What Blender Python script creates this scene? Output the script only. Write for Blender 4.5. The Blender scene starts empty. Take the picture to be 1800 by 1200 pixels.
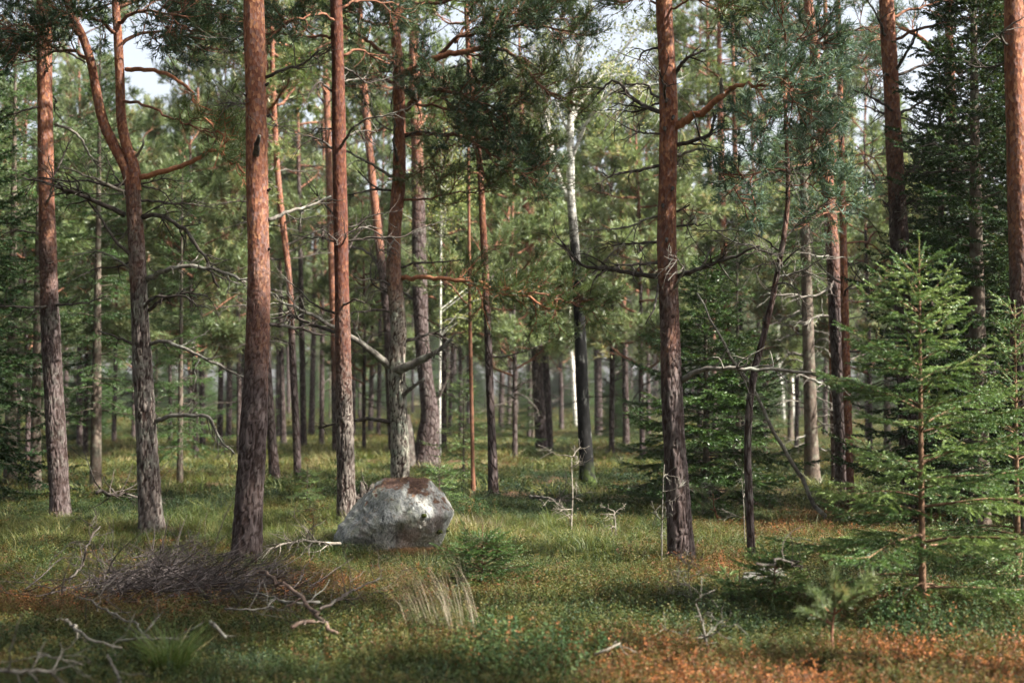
import bpy, math, random
import numpy as np
from mathutils import Vector, noise as mnoise

# ------------------------------------------------------------------ camera, sky, sun, exposure
SC = bpy.context.scene
COL = SC.collection
CAM_H, FPX, PITCH = 1.6, 2500.0, math.atan(90 / 2500.0)
cam = bpy.data.cameras.new('camera'); cam_o = bpy.data.objects.new('camera', cam); COL.objects.link(cam_o)
cam.sensor_width = 36.0; cam.lens = 50.0; cam.clip_start = 0.1; cam.clip_end = 2000
cam_o.location = (0, 0, CAM_H); cam_o.rotation_euler = (math.pi / 2 + PITCH, 0, 0)
cam.dof.use_dof = True; cam.dof.focus_distance = 14.0; cam.dof.aperture_fstop = 1.6
SC.camera = cam_o

SUN_EL, SUN_AZ = math.radians(47), math.radians(112)      # azimuth clockwise from +Y
SUN_DIR = np.array([math.cos(SUN_EL) * math.sin(SUN_AZ), math.cos(SUN_EL) * math.cos(SUN_AZ), math.sin(SUN_EL)])
W = bpy.data.worlds.new('World'); SC.world = W; W.use_nodes = True
wn, wl = W.node_tree.nodes, W.node_tree.links
bg = wn['Background']; sky = wn.new('ShaderNodeTexSky'); sky.sky_type = 'NISHITA'; sky.sun_disc = False
sky.sun_elevation = SUN_EL; sky.sun_rotation = SUN_AZ; sky.air_density = 1.0; sky.dust_density = 6.0; sky.ozone_density = 1.0
bw = wn.new('ShaderNodeRGBToBW'); veil = wn.new('ShaderNodeMix'); veil.data_type = 'RGBA'; veil.inputs[0].default_value = 0.55      # thin white cloud veil over the blue
gain = wn.new('ShaderNodeMath'); gain.operation = 'MULTIPLY'; gain.inputs[1].default_value = 1.45
wl.new(sky.outputs[0], bw.inputs[0]); wl.new(bw.outputs[0], gain.inputs[0]); wl.new(sky.outputs[0], veil.inputs[6]); wl.new(gain.outputs[0], veil.inputs[7])
wl.new(veil.outputs[2], bg.inputs[0]); bg.inputs[1].default_value = 0.085
sl = bpy.data.lights.new('sun', 'SUN'); sl.energy = 5.0; sl.angle = math.radians(0.6); sl.color = (1.0, 0.93, 0.82)
so = bpy.data.objects.new('sun', sl); COL.objects.link(so)
so.rotation_euler = Vector(SUN_DIR).to_track_quat('Z', 'Y').to_euler(); so.location = (20, 0, 30)
SC.view_settings.view_transform = 'Standard'; SC.view_settings.look = 'None'
SC.view_settings.gamma = 1.0; SC.view_settings.exposure = 2.1
SC.render.engine = 'CYCLES'
cy = SC.cycles
cy.use_denoising = True; cy.max_bounces = 6; cy.diffuse_bounces = 3; cy.glossy_bounces = 2
cy.transmission_bounces = 3; cy.transparent_max_bounces = 4; cy.sample_clamp_indirect = 4.0
cy.use_adaptive_sampling = True; cy.adaptive_threshold = 0.02

rng = np.random.default_rng(7); random.seed(7)

# ------------------------------------------------------------------ placing helpers
def hgt(x, y):
    """height of the forest floor"""
    x = np.asarray(x, float); y = np.asarray(y, float)
    a = 0.07 * np.sin(x * 0.55 + 0.7 * np.sin(y * 0.31)) * np.cos(y * 0.42 + 1.3)
    b = 0.035 * np.sin(x * 1.7 + y * 0.9) * np.sin(y * 1.35 - x * 0.6 + 2.0)
    c = 0.018 * np.sin(x * 4.1 - y * 2.2) * np.sin(y * 3.7 + x * 1.3)
    return a + b + c

def at(px, py, d):
    u, v = (px - 900) / FPX, (600 - py) / FPX
    cp, sp = math.cos(PITCH), math.sin(PITCH)
    dy = cp - v * sp; dz = sp + v * cp
    return np.array([u * d / dy, d, CAM_H + dz * d / dy])

def ground_at(px, py, lift=0.0):
    d = (CAM_H - lift) * FPX / (py - 690)
    for _ in range(12):
        p = at(px, py, d); h = float(hgt(p[0], p[1])) + lift
        d = d * (CAM_H - h) / max(CAM_H - p[2], 1e-3) * 0.7 + d * 0.3
    p = at(px, py, d); p[2] = float(hgt(p[0], p[1])) + lift
    return p

def nrm(v):
    v = np.asarray(v, float)
    return v / (np.linalg.norm(v, axis=-1, keepdims=True) + 1e-12)

# ------------------------------------------------------------------ mesh collecting
class MB:
    def __init__(s):
        s.v, s.q, s.t, s.n = [], [], [], 0
        s.qm, s.tm, s.var = [], [], []
    def add(s, v, q=None, t=None, m=0, var=0.5):
        v = np.asarray(v, np.float32).reshape(-1, 3)
        if q is not None and len(q):
            q = np.asarray(q, np.int64).reshape(-1, 4) + s.n; s.q.append(q); s.qm.append(np.full(len(q), m))
        if t is not None and len(t):
            t = np.asarray(t, np.int64).reshape(-1, 3) + s.n; s.t.append(t); s.tm.append(np.full(len(t), m))
        s.v.append(v); s.n += len(v)
        s.var.append(np.broadcast_to(np.asarray(var, np.float32), (len(v),)))
    def mesh(s, name, mats, smooth=(0,), attr='var'):
        me = bpy.data.meshes.new(name)
        V = np.concatenate(s.v) if s.v else np.zeros((0, 3), np.float32)
        Q = np.concatenate(s.q) if s.q else np.zeros((0, 4), np.int64)
        T = np.concatenate(s.t) if s.t else np.zeros((0, 3), np.int64)
        M = np.concatenate([*s.qm, *s.tm]) if (s.qm or s.tm) else np.zeros(0)
        me.vertices.add(len(V)); me.vertices.foreach_set('co', V.ravel())
        me.loops.add(4 * len(Q) + 3 * len(T))
        me.loops.foreach_set('vertex_index', np.concatenate([Q.ravel(), T.ravel()]).astype(np.int32))
        me.polygons.add(len(Q) + len(T))
        me.polygons.foreach_set('loop_start', np.concatenate([np.arange(len(Q)) * 4, 4 * len(Q) + np.arange(len(T)) * 3]).astype(np.int32))
        me.polygons.foreach_set('material_index', M.astype(np.int32))
        me.polygons.foreach_set('use_smooth', np.isin(M, smooth))
        a = me.attributes.new(attr, 'FLOAT', 'POINT'); a.data.foreach_set('value', np.concatenate(s.var).astype(np.float32))
        for m in mats: me.materials.append(m)
        me.update(calc_edges=True)
        return me

def split_parts(mb, mats):
    """one MB of wood (0) and leaves (1) -> two meshes"""
    out = []
    V = np.concatenate(mb.v); va = np.concatenate(mb.var)
    Q = np.concatenate(mb.q) if mb.q else np.zeros((0, 4), int); T = np.concatenate(mb.t) if mb.t else np.zeros((0, 3), int)
    qm = np.concatenate(mb.qm) if mb.q else np.zeros(0); tm = np.concatenate(mb.tm) if mb.t else np.zeros(0)
    for m, (nm, mt) in enumerate(mats):
        q, t = Q[qm == m], T[tm == m]; u, inv = np.unique(np.concatenate([q.ravel(), t.ravel()]), return_inverse=True)
        n_ = MB(); n_.add(V[u], inv[:q.size].reshape(-1, 4), inv[q.size:].reshape(-1, 3), 0, va[u]); out.append(n_.mesh(nm, [mt], (0,) if m == 0 else ()))
    return out

def obj(name, me, parent=None, loc=None):
    o = bpy.data.objects.new(name, me); COL.objects.link(o)
    if parent is not None: o.parent = parent
    if loc is not None: o.location = loc
    return o

def empty(name, loc, label, cat, group=None):
    o = bpy.data.objects.new(name, None); COL.objects.link(o); o.location = loc; o.empty_display_size = 0.2
    tag(o, label, cat, group)
    return o

def tag(o, label, cat=None, group=None, kind=None):
    o['label'] = label
    if cat: o['category'] = cat
    if group: o['group'] = group
    if kind: o['kind'] = kind
    return o

# ------------------------------------------------------------------ curves and tubes
def spline(P, n):
    """Catmull-Rom through rows of P (any number of columns), n samples"""
    P = np.asarray(P, float)
    if len(P) == 2: return P[0] + (P[1] - P[0]) * np.linspace(0, 1, n)[:, None]
    E = np.vstack([2 * P[0] - P[1], P, 2 * P[-1] - P[-2]])
    seg = np.linalg.norm(np.diff(P[:, :3], axis=0), axis=1) ** 0.9 + 1e-6
    cum = np.concatenate([[0], np.cumsum(seg)]); s = np.linspace(0, cum[-1], n)
    i = np.clip(np.searchsorted(cum, s, side='right') - 1, 0, len(P) - 2)
    t = ((s - cum[i]) / seg[i])[:, None]
    a, b, c, d = E[i], E[i + 1], E[i + 2], E[i + 3]
    return 0.5 * (2 * b + (c - a) * t + (2 * a - 5 * b + 4 * c - d) * t ** 2 + (-a + 3 * b - 3 * c + d) * t ** 3)

def frames(P):
    T = nrm(np.gradient(P, axis=0))
    ref = np.array([0.13, 0.97, 0.2]) if abs(T[0] @ np.array([0, 1, 0])) < 0.8 else np.array([1, 0, 0.1])
    A = nrm(ref - (T @ ref)[:, None] * T); B = np.cross(T, A)
    return T, A, B

def tube(mb, P, R, k=6, m=0, cap=True, var=0.5):
    P = np.asarray(P, float); R = np.broadcast_to(np.asarray(R, float), (len(P),))
    T, A, B = frames(P)
    th = np.arange(k) * 2 * math.pi / k
    ring = A[:, None, :] * np.cos(th)[None, :, None] + B[:, None, :] * np.sin(th)[None, :, None]
    V = P[:, None, :] + ring * R[:, None, None]
    n = len(P); i = np.arange(n - 1)[:, None] * k; j = np.arange(k)[None, :]; j2 = (j + 1) % k
    Q = np.stack([i + j, i + j2, i + k + j2, i + k + j], -1).reshape(-1, 4)
    V = V.reshape(-1, 3); t = []
    if cap:
        V = np.vstack([V, P[-1] + T[-1] * R[-1] * 0.6, P[0] - T[0] * R[0] * 0.2]); c = n * k
        t = [((n - 1) * k + a, (n - 1) * k + (a + 1) % k, c) for a in range(k)] + [((a + 1) % k, a, c + 1) for a in range(k)]
    mb.add(V, Q, t, m, var)

def wander(p, d, L, n, jit, up=0.0, r=rng):
    """crooked polyline from p along d"""
    p = np.array(p, float); d = nrm(d); out = [p.copy()]; s = L / n
    for _ in range(n):
        d = nrm(d + r.normal(0, jit, 3) + np.array([0, 0, up])); p = p + d * s; out.append(p.copy())
    return np.array(out)

def lateral(d, ang, r=rng, flat=0.0):
    """direction leaving d at an angle, random side; flat squeezes it to the horizontal"""
    d = nrm(d); u = r.normal(0, 1, 3); u[2] *= (1 - flat); u = nrm(u - (u @ d) * d)
    return nrm(d * math.cos(ang) + u * math.sin(ang))

# ------------------------------------------------------------------ materials
def new_mat(name):
    m = bpy.data.materials.new(name); m.use_nodes = True
    nt = m.node_tree; b = nt.nodes['Principled BSDF']
    return m, nt, b
def N(nt, t, **kw):
    n = nt.nodes.new(t)
    for k, v in kw.items(): setattr(n, k, v)
    return n
def L(nt, a, b): nt.links.new(a, b)
def mixc(nt, fac, a, b, mode='MIX'):
    n = N(nt, 'ShaderNodeMix', data_type='RGBA', blend_type=mode)
    for s, v in ((n.inputs[0], fac), (n.inputs[6], a), (n.inputs[7], b)):
        if isinstance(v, (int, float)): s.default_value = v
        elif isinstance(v, tuple): s.default_value = (*v, 1.0)
        else: L(nt, v, s)
    return n.outputs[2]
def ramp(nt, fac, stops, interp='LINEAR'):
    n = N(nt, 'ShaderNodeValToRGB'); cr = n.color_ramp; cr.interpolation = interp
    while len(cr.elements) < len(stops): cr.elements.new(0.5)
    for e, (p, c) in zip(cr.elements, stops):
        e.position = p; e.color = (c, c, c, 1) if isinstance(c, (int, float)) else (*c, 1)
    L(nt, fac, n.inputs[0]); return n.outputs[0]
def mth(nt, op, a, b=None, clamp=False):
    n = N(nt, 'ShaderNodeMath', operation=op, use_clamp=clamp)
    for i, v in enumerate((a, b)):
        if v is None: continue
        if isinstance(v, (int, float)): n.inputs[i].default_value = v
        else: L(nt, v, n.inputs[i])
    return n.outputs[0]
def coord(nt, scale=(1, 1, 1), which='Object'):
    tc = N(nt, 'ShaderNodeTexCoord'); mp = N(nt, 'ShaderNodeMapping'); mp.inputs['Scale'].default_value = scale
    L(nt, tc.outputs[which], mp.inputs[0]); return mp.outputs[0]
def noise(nt, vec, scale, detail=4, rough=0.55):
    n = N(nt, 'ShaderNodeTexNoise'); n.inputs['Scale'].default_value = scale; n.inputs['Detail'].default_value = detail
    n.inputs['Roughness'].default_value = rough; L(nt, vec, n.inputs['Vector']); return n.outputs['Fac']
def bump(nt, b, h, dist, strength=1.0):
    n = N(nt, 'ShaderNodeBump'); n.inputs['Distance'].default_value = dist; n.inputs['Strength'].default_value = strength
    L(nt, h, n.inputs['Height']); L(nt, n.outputs[0], b.inputs['Normal'])

def bark_pine(name, near):
    m, nt, b = new_mat(name)
    tc = N(nt, 'ShaderNodeTexCoord'); sep = N(nt, 'ShaderNodeSeparateXYZ'); L(nt, tc.outputs['Object'], sep.inputs[0])
    bz = N(nt, 'ShaderNodeAttribute', attribute_type='OBJECT', attribute_name='bark_z').outputs['Fac']
    big = noise(nt, coord(nt, (2, 2, 0.7)), 1.6, 3)
    t = mth(nt, 'ADD', mth(nt, 'MULTIPLY', mth(nt, 'SUBTRACT', sep.outputs[2], bz), 0.55), mth(nt, 'SUBTRACT', mth(nt, 'MULTIPLY', big, 2.0), 0.5), True)
    vo = N(nt, 'ShaderNodeTexVoronoi', feature='DISTANCE_TO_EDGE'); vo.inputs['Scale'].default_value = 15
    wv = mixc(nt, 0.06, coord(nt, (1, 1, 0.34)), N(nt, 'ShaderNodeTexNoise').outputs['Color']); L(nt, wv, vo.inputs['Vector'])
    edge = vo.outputs['Distance']
    if near:
        edge = N(nt, 'ShaderNodeAttribute', attribute_type='GEOMETRY', attribute_name='var').outputs['Fac']
        plate = ramp(nt, edge, [(0.08, 0.0), (0.5, 1.0)])
    else:
        plate = ramp(nt, edge, [(0.02, 0.0), (0.16, 1.0)])
    fine = noise(nt, coord(nt, (1, 1, 0.5)), 55, 5, 0.65)
    mid = noise(nt, coord(nt, (1, 1, 0.35)), 16, 4, 0.6)
    pl = ramp(nt, mid, [(0.3, (0.036, 0.026, 0.025)), (0.5, (0.07, 0.053, 0.052)), (0.7, (0.145, 0.118, 0.115))])
    pale = N(nt, 'ShaderNodeAttribute', attribute_type='OBJECT', attribute_name='pale').outputs['Fac']
    pl = mixc(nt, mth(nt, 'MULTIPLY', pale, ramp(nt, mid, [(.3, .4), (.6, 1.)])), pl, (.31, .285, .24))
    low = mixc(nt, plate, (0.024, 0.014, 0.012), pl)
    # flaky orange bark higher up
    vf = N(nt, 'ShaderNodeTexVoronoi'); vf.inputs['Scale'].default_value = 48; L(nt, coord(nt, (1, 1, 0.5)), vf.inputs['Vector'])
    fl = N(nt, 'ShaderNodeSeparateColor'); L(nt, vf.outputs['Color'], fl.inputs[0])
    up = ramp(nt, mth(nt, 'ADD', mth(nt, 'MULTIPLY', fl.outputs[0], 0.28), mth(nt, 'MULTIPLY', mid, 0.75)), [(0.2, (0.07, 0.028, 0.02)), (0.5, (0.165, 0.062, 0.036)), (0.82, (0.27, 0.125, 0.076))])
    up = mixc(nt, ramp(nt, fl.outputs[1], [(.7, 0.), (.74, .6)]), up, (.20, .125, .115))
    up = mixc(nt, ramp(nt, fl.outputs[2], [(.8, 0.), (.84, .6)]), up, (.38, .19, .10))
    up = mixc(nt, ramp(nt, noise(nt, coord(nt, (1, 1, 0.45)), 24, 5, .7), [(0.54, 0.0), (0.64, 0.75)]), up, (0.085, 0.045, 0.038))
    tone = N(nt, 'ShaderNodeAttribute', attribute_type='OBJECT', attribute_name='tone').outputs['Fac']
    up = mixc(nt, mth(nt, 'MULTIPLY', tone, .8), up, mixc(nt, 1.0, up, (.38, .30, .32), 'MULTIPLY'))
    c = mixc(nt, t, low, up)
    # grey-green lichen dust on old bark
    li = mth(nt, 'MULTIPLY', ramp(nt, noise(nt, coord(nt), 3.1, 6, 0.7), [(0.5, 0.0), (0.68, 0.75)]), mth(nt, 'MULTIPLY', plate, mth(nt, 'SUBTRACT', 1.0, t, True)))
    la = N(nt, 'ShaderNodeAttribute', attribute_type='OBJECT', attribute_name='lichen').outputs['Fac']
    c = mixc(nt, mth(nt, 'MULTIPLY', li, la, True), c, (0.21, 0.235, 0.19))
    c = mixc(nt, mth(nt, 'MULTIPLY', fine, 0.5), c, mixc(nt, 0.5, c, (0.02, 0.015, 0.012)))
    L(nt, c, b.inputs['Base Color']); b.inputs['Roughness'].default_value = 0.9; b.inputs['Specular IOR Level'].default_value = 0.15
    hh = mth(nt, 'ADD', mth(nt, 'MULTIPLY', plate, mth(nt, 'SUBTRACT', 1.1, t)), mth(nt, 'ADD', mth(nt, 'MULTIPLY', fine, 0.5), mth(nt, 'MULTIPLY', mth(nt, 'MULTIPLY', vf.outputs['Distance'], t), 0.5)))
    bump(nt, b, hh, 0.012 if near else 0.02, 0.7)
    return m

def bark_plain(name, dark, light, scale=14, zs=0.4, lich=None, lamt=0.6, bd=0.01):
    m, nt, b = new_mat(name)
    f = noise(nt, coord(nt, (1, 1, zs)), scale, 6, 0.65)
    c = ramp(nt, f, [(0.32, dark), (0.66, light)])
    if lich: c = mixc(nt, ramp(nt, noise(nt, coord(nt), 7, 6, 0.7), [(0.5, 0.0), (0.66, lamt)]), c, lich)
    L(nt, c, b.inputs['Base Color']); b.inputs['Roughness'].default_value = 0.9; b.inputs['Specular IOR Level'].default_value = 0.2
    bump(nt, b, f, bd, 0.6); return m

def birch_bark():
    m, nt, b = new_mat('birch_bark')
    tc = N(nt, 'ShaderNodeTexCoord'); sep = N(nt, 'ShaderNodeSeparateXYZ'); L(nt, tc.outputs['Object'], sep.inputs[0])
    bz = N(nt, 'ShaderNodeAttribute', attribute_type='OBJECT', attribute_name='bark_z').outputs['Fac']
    big = noise(nt, coord(nt, (1, 1, 0.5)), 5, 4)
    t = mth(nt, 'ADD', mth(nt, 'MULTIPLY', mth(nt, 'SUBTRACT', sep.outputs[2], bz), 0.5), mth(nt, 'SUBTRACT', mth(nt, 'MULTIPLY', big, 1.6), 0.4), True)
    lent = noise(nt, coord(nt, (1, 1, 5)), 9, 4, 0.7)
    pale = ramp(nt, lent, [(0.36, (0.07, 0.06, 0.055)), (0.47, (0.42, 0.41, 0.37)), (0.7, (0.62, 0.62, 0.56))])
    dk = ramp(nt, noise(nt, coord(nt, (1, 1, 0.4)), 16, 5), [(0.45, (0.005, 0.005, 0.005)), (0.6, (0.012, 0.012, 0.012)), (0.72, (0.16, 0.165, 0.15))])  # black lower bark, coloured darker still for the shade it stands in
    c = mixc(nt, t, dk, pale)
    moss = mth(nt, 'MULTIPLY', ramp(nt, sep.outputs[2], [(0.1, 1.0), (0.45, 0.0)]), ramp(nt, noise(nt, coord(nt), 8, 4), [(0.4, 0.0), (0.55, 0.9)]))
    ma = N(nt, 'ShaderNodeAttribute', attribute_type='OBJECT', attribute_name='moss').outputs['Fac']
    c = mixc(nt, mth(nt, 'MULTIPLY', moss, ma), c, (0.05, 0.075, 0.015))
    L(nt, c, b.inputs['Base Color']); b.inputs['Roughness'].default_value = 0.85; b.inputs['Specular IOR Level'].default_value = .15
    bump(nt, b, lent, 0.01, 0.5); return m

def leaf_mat(name, cols, rough=0.5, trans=0.35, tint=None, spec=0.4, jitter=0.0):
    """cols: colour ramp over the per-leaf 'var' attribute; tint: name of an instancer attribute that shifts it"""
    m, nt, b = new_mat(name)
    v = N(nt, 'ShaderNodeAttribute', attribute_type='GEOMETRY', attribute_name='var').outputs['Fac']
    if tint:
        ti = N(nt, 'ShaderNodeAttribute', attribute_type='INSTANCER', attribute_name=tint).outputs['Fac']
        v = mth(nt, 'ADD', mth(nt, 'MULTIPLY', mth(nt, 'SUBTRACT', v, 0.5), 0.55), ti, True)
    elif jitter:
        oi = N(nt, 'ShaderNodeObjectInfo').outputs['Random']
        v = mth(nt, 'ADD', v, mth(nt, 'MULTIPLY', mth(nt, 'SUBTRACT', oi, 0.5), jitter), True)
    c = ramp(nt, v, cols)
    L(nt, c, b.inputs['Base Color']); b.inputs['Roughness'].default_value = rough; b.inputs['Specular IOR Level'].default_value = spec
    tr = N(nt, 'ShaderNodeBsdfTranslucent'); L(nt, mixc(nt, 0.35, c, (0.16, 0.2, 0.02)), tr.inputs[0])
    mx = N(nt, 'ShaderNodeMixShader'); mx.inputs[0].default_value = trans
    L(nt, b.outputs[0], mx.inputs[1]); L(nt, tr.outputs[0], mx.inputs[2])
    L(nt, mx.outputs[0], nt.nodes['Material Output'].inputs[0])
    return m

M = {}
M['pine_near'] = bark_pine('pine_bark_near', True)
M['pine_far'] = bark_pine('pine_bark_far', False)
M['limb'] = bark_plain('pine_limb_bark', (0.06, 0.032, 0.022), (0.22, 0.10, 0.06), 18, 0.8)
M['limb_orange'] = bark_plain('pine_limb_orange', (0.16, 0.06, 0.035), (0.36, 0.16, 0.085), 18, 0.8)
M['dead'] = bark_plain('dead_wood_dark', (0.018, 0.014, 0.012), (0.075, 0.06, 0.052), 18, 0.8, (0.20, 0.21, 0.18), 0.35)
M['dead_pale'] = bark_plain('dead_wood_pale', (0.075, 0.063, 0.052), (0.27, 0.245, 0.205), 20, 0.8)
M['dead_grey'] = bark_plain('dead_wood_lichen', (0.05, 0.042, 0.036), (0.17, 0.155, 0.135), 20, 0.8, (0.30, 0.32, 0.27), 0.6)
M['dead_brown'] = bark_plain('dead_wood_brown', (0.045, 0.028, 0.022), (0.17, 0.115, 0.09), 20, 0.8, (0.26, 0.24, 0.21), 0.4)
M['twigs'] = bark_plain('weathered_twigs', (0.035, 0.028, 0.027), (0.115, 0.098, 0.095), 24, 0.8)
M['spruce_bark'] = bark_plain('spruce_bark', (0.035, 0.026, 0.02), (0.13, 0.10, 0.08), 16, 0.6, (0.19, 0.21, 0.16), 0.5)
M['spruce_stem'] = bark_plain('young_spruce_stem', (0.06, 0.035, 0.022), (0.20, 0.12, 0.075), 26, 0.7)
M['birch'] = birch_bark()
M['pine_leaf'] = leaf_mat('pine_needles', [(0.0, (0.028, 0.046, 0.018)), (0.45, (0.062, 0.092, 0.036)), (0.8, (0.11, 0.145, 0.055)), (1.0, (0.18, 0.18, 0.06))], 0.42, 0.4, jitter=0.3)
M['pine_pale'] = leaf_mat('pine_needles_pale', [(0.0, (0.075, 0.11, 0.05)), (0.5, (0.14, 0.19, 0.085)), (0.85, (0.21, 0.25, 0.12)), (1.0, (0.30, 0.25, 0.11))], 0.42, 0.45, jitter=0.4)  # pale needles: sunlit look of the background crowns is put into the colour
M['pine_dark'] = leaf_mat('pine_needles_dark', [(0.0, (0.012, 0.028, 0.018)), (0.6, (0.032, 0.062, 0.034)), (1.0, (0.07, 0.095, 0.045))], 0.5, 0.22, spec=.25)
M['pine_blue'] = leaf_mat('pine_needles_blue', [(0.0, (0.03, 0.06, 0.045)), (0.6, (0.065, 0.115, 0.085)), (1.0, (0.12, 0.17, 0.11))], 0.5, 0.3, spec=.22)
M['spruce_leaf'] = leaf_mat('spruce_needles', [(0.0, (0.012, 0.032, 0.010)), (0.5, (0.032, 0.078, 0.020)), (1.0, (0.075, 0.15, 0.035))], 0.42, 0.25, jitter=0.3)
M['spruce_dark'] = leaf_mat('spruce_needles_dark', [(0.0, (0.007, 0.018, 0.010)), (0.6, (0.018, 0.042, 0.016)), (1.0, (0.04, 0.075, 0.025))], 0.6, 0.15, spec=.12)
M['spruce_young'] = leaf_mat('young_spruce_needles', [(0.0, (0.028, 0.066, 0.022)), (0.5, (0.08, 0.155, 0.048)), (1.0, (0.24, 0.32, 0.10))], 0.4, 0.3)
M['birch_leaf'] = leaf_mat('birch_leaves', [(0.0, (0.10, 0.14, 0.04)), (0.6, (0.20, 0.25, 0.08)), (1.0, (0.36, 0.32, 0.10))], 0.5, 0.5)
M['dry_leaf'] = leaf_mat('dry_needles', [(0.0, (0.14, 0.075, 0.035)), (1.0, (0.33, 0.18, 0.08))], 0.7, 0.3)

# ------------------------------------------------------------------ foliage
def tufts(mb, P, D, S, n, ln, w, m=1, shoot=0.10, r=rng, var=None, lo=0.4, hi=1.15):
    """pine shoots: n needles round each shoot, single tapering triangles"""
    P = np.asarray(P, float); D = nrm(D); k = len(P)
    if k == 0: return
    S = np.broadcast_to(np.asarray(S, float), (k,))
    a = r.random((k, n, 1)); phi = r.uniform(lo, hi, (k, n, 1))
    u = r.normal(0, 1, (k, n, 3)); Dn = D[:, None, :]
    u = nrm(u - (u * Dn).sum(-1, keepdims=True) * Dn)
    d = Dn * np.cos(phi) + u * np.sin(phi); Sn = S[:, None, None]
    b = P[:, None, :] + Dn * a * shoot * Sn
    sd = nrm(np.cross(d, r.normal(0, 1, (k, n, 3)))) * (w * 0.5) * Sn
    tip = b + d * ln * Sn * r.uniform(0.7, 1.2, (k, n, 1))
    V = np.stack([b - sd, b + sd, tip], 2).reshape(-1, 3)
    v = r.random((k, 1)) if var is None else np.asarray(var).reshape(k, 1)
    v = np.clip(v + r.normal(0, 0.08, (k, n)), 0, 1)
    mb.add(V, None, np.arange(k * n * 3).reshape(-1, 3), m, np.repeat(v.ravel(), 3))

def shoots(mb, P, D, Ls, per_m, ln, w, m=1, r=rng, var=None):
    """spruce shoots: short needles all along each shoot"""
    P = np.asarray(P, float); D = nrm(D); Ls = np.asarray(Ls, float)
    if len(P) == 0: return
    cnt = np.maximum(3, (Ls * per_m).astype(int)); idx = np.repeat(np.arange(len(P)), cnt); k = len(idx)
    a = r.random((k, 1)); Dn = D[idx]
    u = r.normal(0, 1, (k, 3)); u[:, 2] *= 0.75; u[:, 2] += 0.15; u = nrm(u - (u * Dn).sum(-1, keepdims=True) * Dn)
    phi = r.uniform(0.55, 1.0, (k, 1)); d = Dn * np.cos(phi) + u * np.sin(phi)
    b = P[idx] + Dn * a * Ls[idx][:, None]
    sd = nrm(np.cross(d, r.normal(0, 1, (k, 3)))) * (w * 0.5)
    tip = b + d * ln * r.uniform(0.75, 1.15, (k, 1)) * (1 - 0.35 * a)
    V = np.stack([b - sd, b + sd, tip], 1).reshape(-1, 3)
    v = (r.random(len(P)) if var is None else np.asarray(var))[idx]
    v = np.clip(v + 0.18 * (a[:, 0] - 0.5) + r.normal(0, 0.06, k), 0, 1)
    mb.add(V, None, np.arange(k * 3).reshape(-1, 3), m, np.repeat(v, 3))

def leaves(mb, P, S, m=1, r=rng, var=None):
    """broad leaves: folded diamonds"""
    P = np.asarray(P, float); k = len(P); S = np.broadcast_to(S, (k,))[:, None]
    d = nrm(r.normal(0, 1, (k, 3)) + [0, 0, -0.4]); s = nrm(np.cross(d, r.normal(0, 1, (k, 3)))); nn = np.cross(d, s)
    V = np.stack([P, P + (d * 0.5 + s * 0.36 + nn * 0.1) * S, P + d * S, P + (d * 0.5 - s * 0.36 + nn * 0.1) * S], 1).reshape(-1, 3)
    i = np.arange(k)[:, None] * 4
    T = np.concatenate([i + [[0, 1, 2]], i + [[0, 2, 3]]])
    v = r.random(k) if var is None else var
    mb.add(V, None, T, m, np.repeat(v, 4))

def spray(mb, path, rad, nsub, sub_len, ntw, tw_len, ntf, tuft, r=rng, t0=0.3, up=0.12, jit=0.16, kside=5, flat=0.55, core=True, droop=0.0):
    """living pine branch: path with side branches, twigs and needle tufts. tuft=(n, length, width, scale, shoot)"""
    n = len(path)
    if core: tube(mb, path, rad, kside, 0)
    P, D, V = [], [], []
    T = nrm(np.gradient(path, axis=0))
    def twig(p, d, ll, hv):
        tw = wander(p, d, ll, 3, 0.18, 0.10 - droop, r)
        tube(mb, tw, np.linspace(0.006, 0.003, 4), 3, 0, False)
        for q in range(ntf):
            f = 0.3 + 0.7 * (q + r.random()) / ntf; i = min(2, int(f * 3)); g = f * 3 - i
            P.append(tw[i] + (tw[i + 1] - tw[i]) * g); D.append(nrm(tw[i + 1] - tw[i]) + r.normal(0, 0.45, 3) + [0, 0, 0.35]); V.append(hv + r.normal(0, 0.14))
    for s in range(nsub):
        f = t0 + (1 - t0) * (s + r.random()) / nsub; i = min(n - 2, int(f * (n - 1)))
        p = path[i] + (path[i + 1] - path[i]) * (f * (n - 1) - i)
        ll = sub_len * r.uniform(0.55, 1.2) * (1.15 - 0.55 * f)
        d = lateral(T[i], r.uniform(0.6, 1.15), r, flat)
        sb = wander(p, d, ll, 5, jit, up - droop, r)
        tube(mb, sb, np.linspace(max(0.007, rad[i] * 0.45), 0.004, 6), 4, 0, False)
        hv = r.uniform(0.2, 0.75)
        for w in range(ntw):
            g = 0.3 + 0.7 * (w + r.random()) / ntw; j = min(4, int(g * 5))
            q = sb[j] + (sb[j + 1] - sb[j]) * (g * 5 - j)
            twig(q, lateral(sb[j + 1] - sb[j], r.uniform(0.4, 1.0), r, flat * 0.8), tw_len * r.uniform(0.6, 1.2), hv)
        twig(sb[-1], sb[-1] - sb[-2], tw_len, hv)
    twig(path[-1], path[-1] - path[-2], tw_len, 0.5)
    tn, tl, tw_, ts, tsh = tuft
    P = np.array(P); tufts(mb, P, np.array(D), ts * r.uniform(0.75, 1.25, len(P)), tn, tl, tw_, 1, tsh, r, np.clip(np.array(V), 0, 1))

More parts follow.
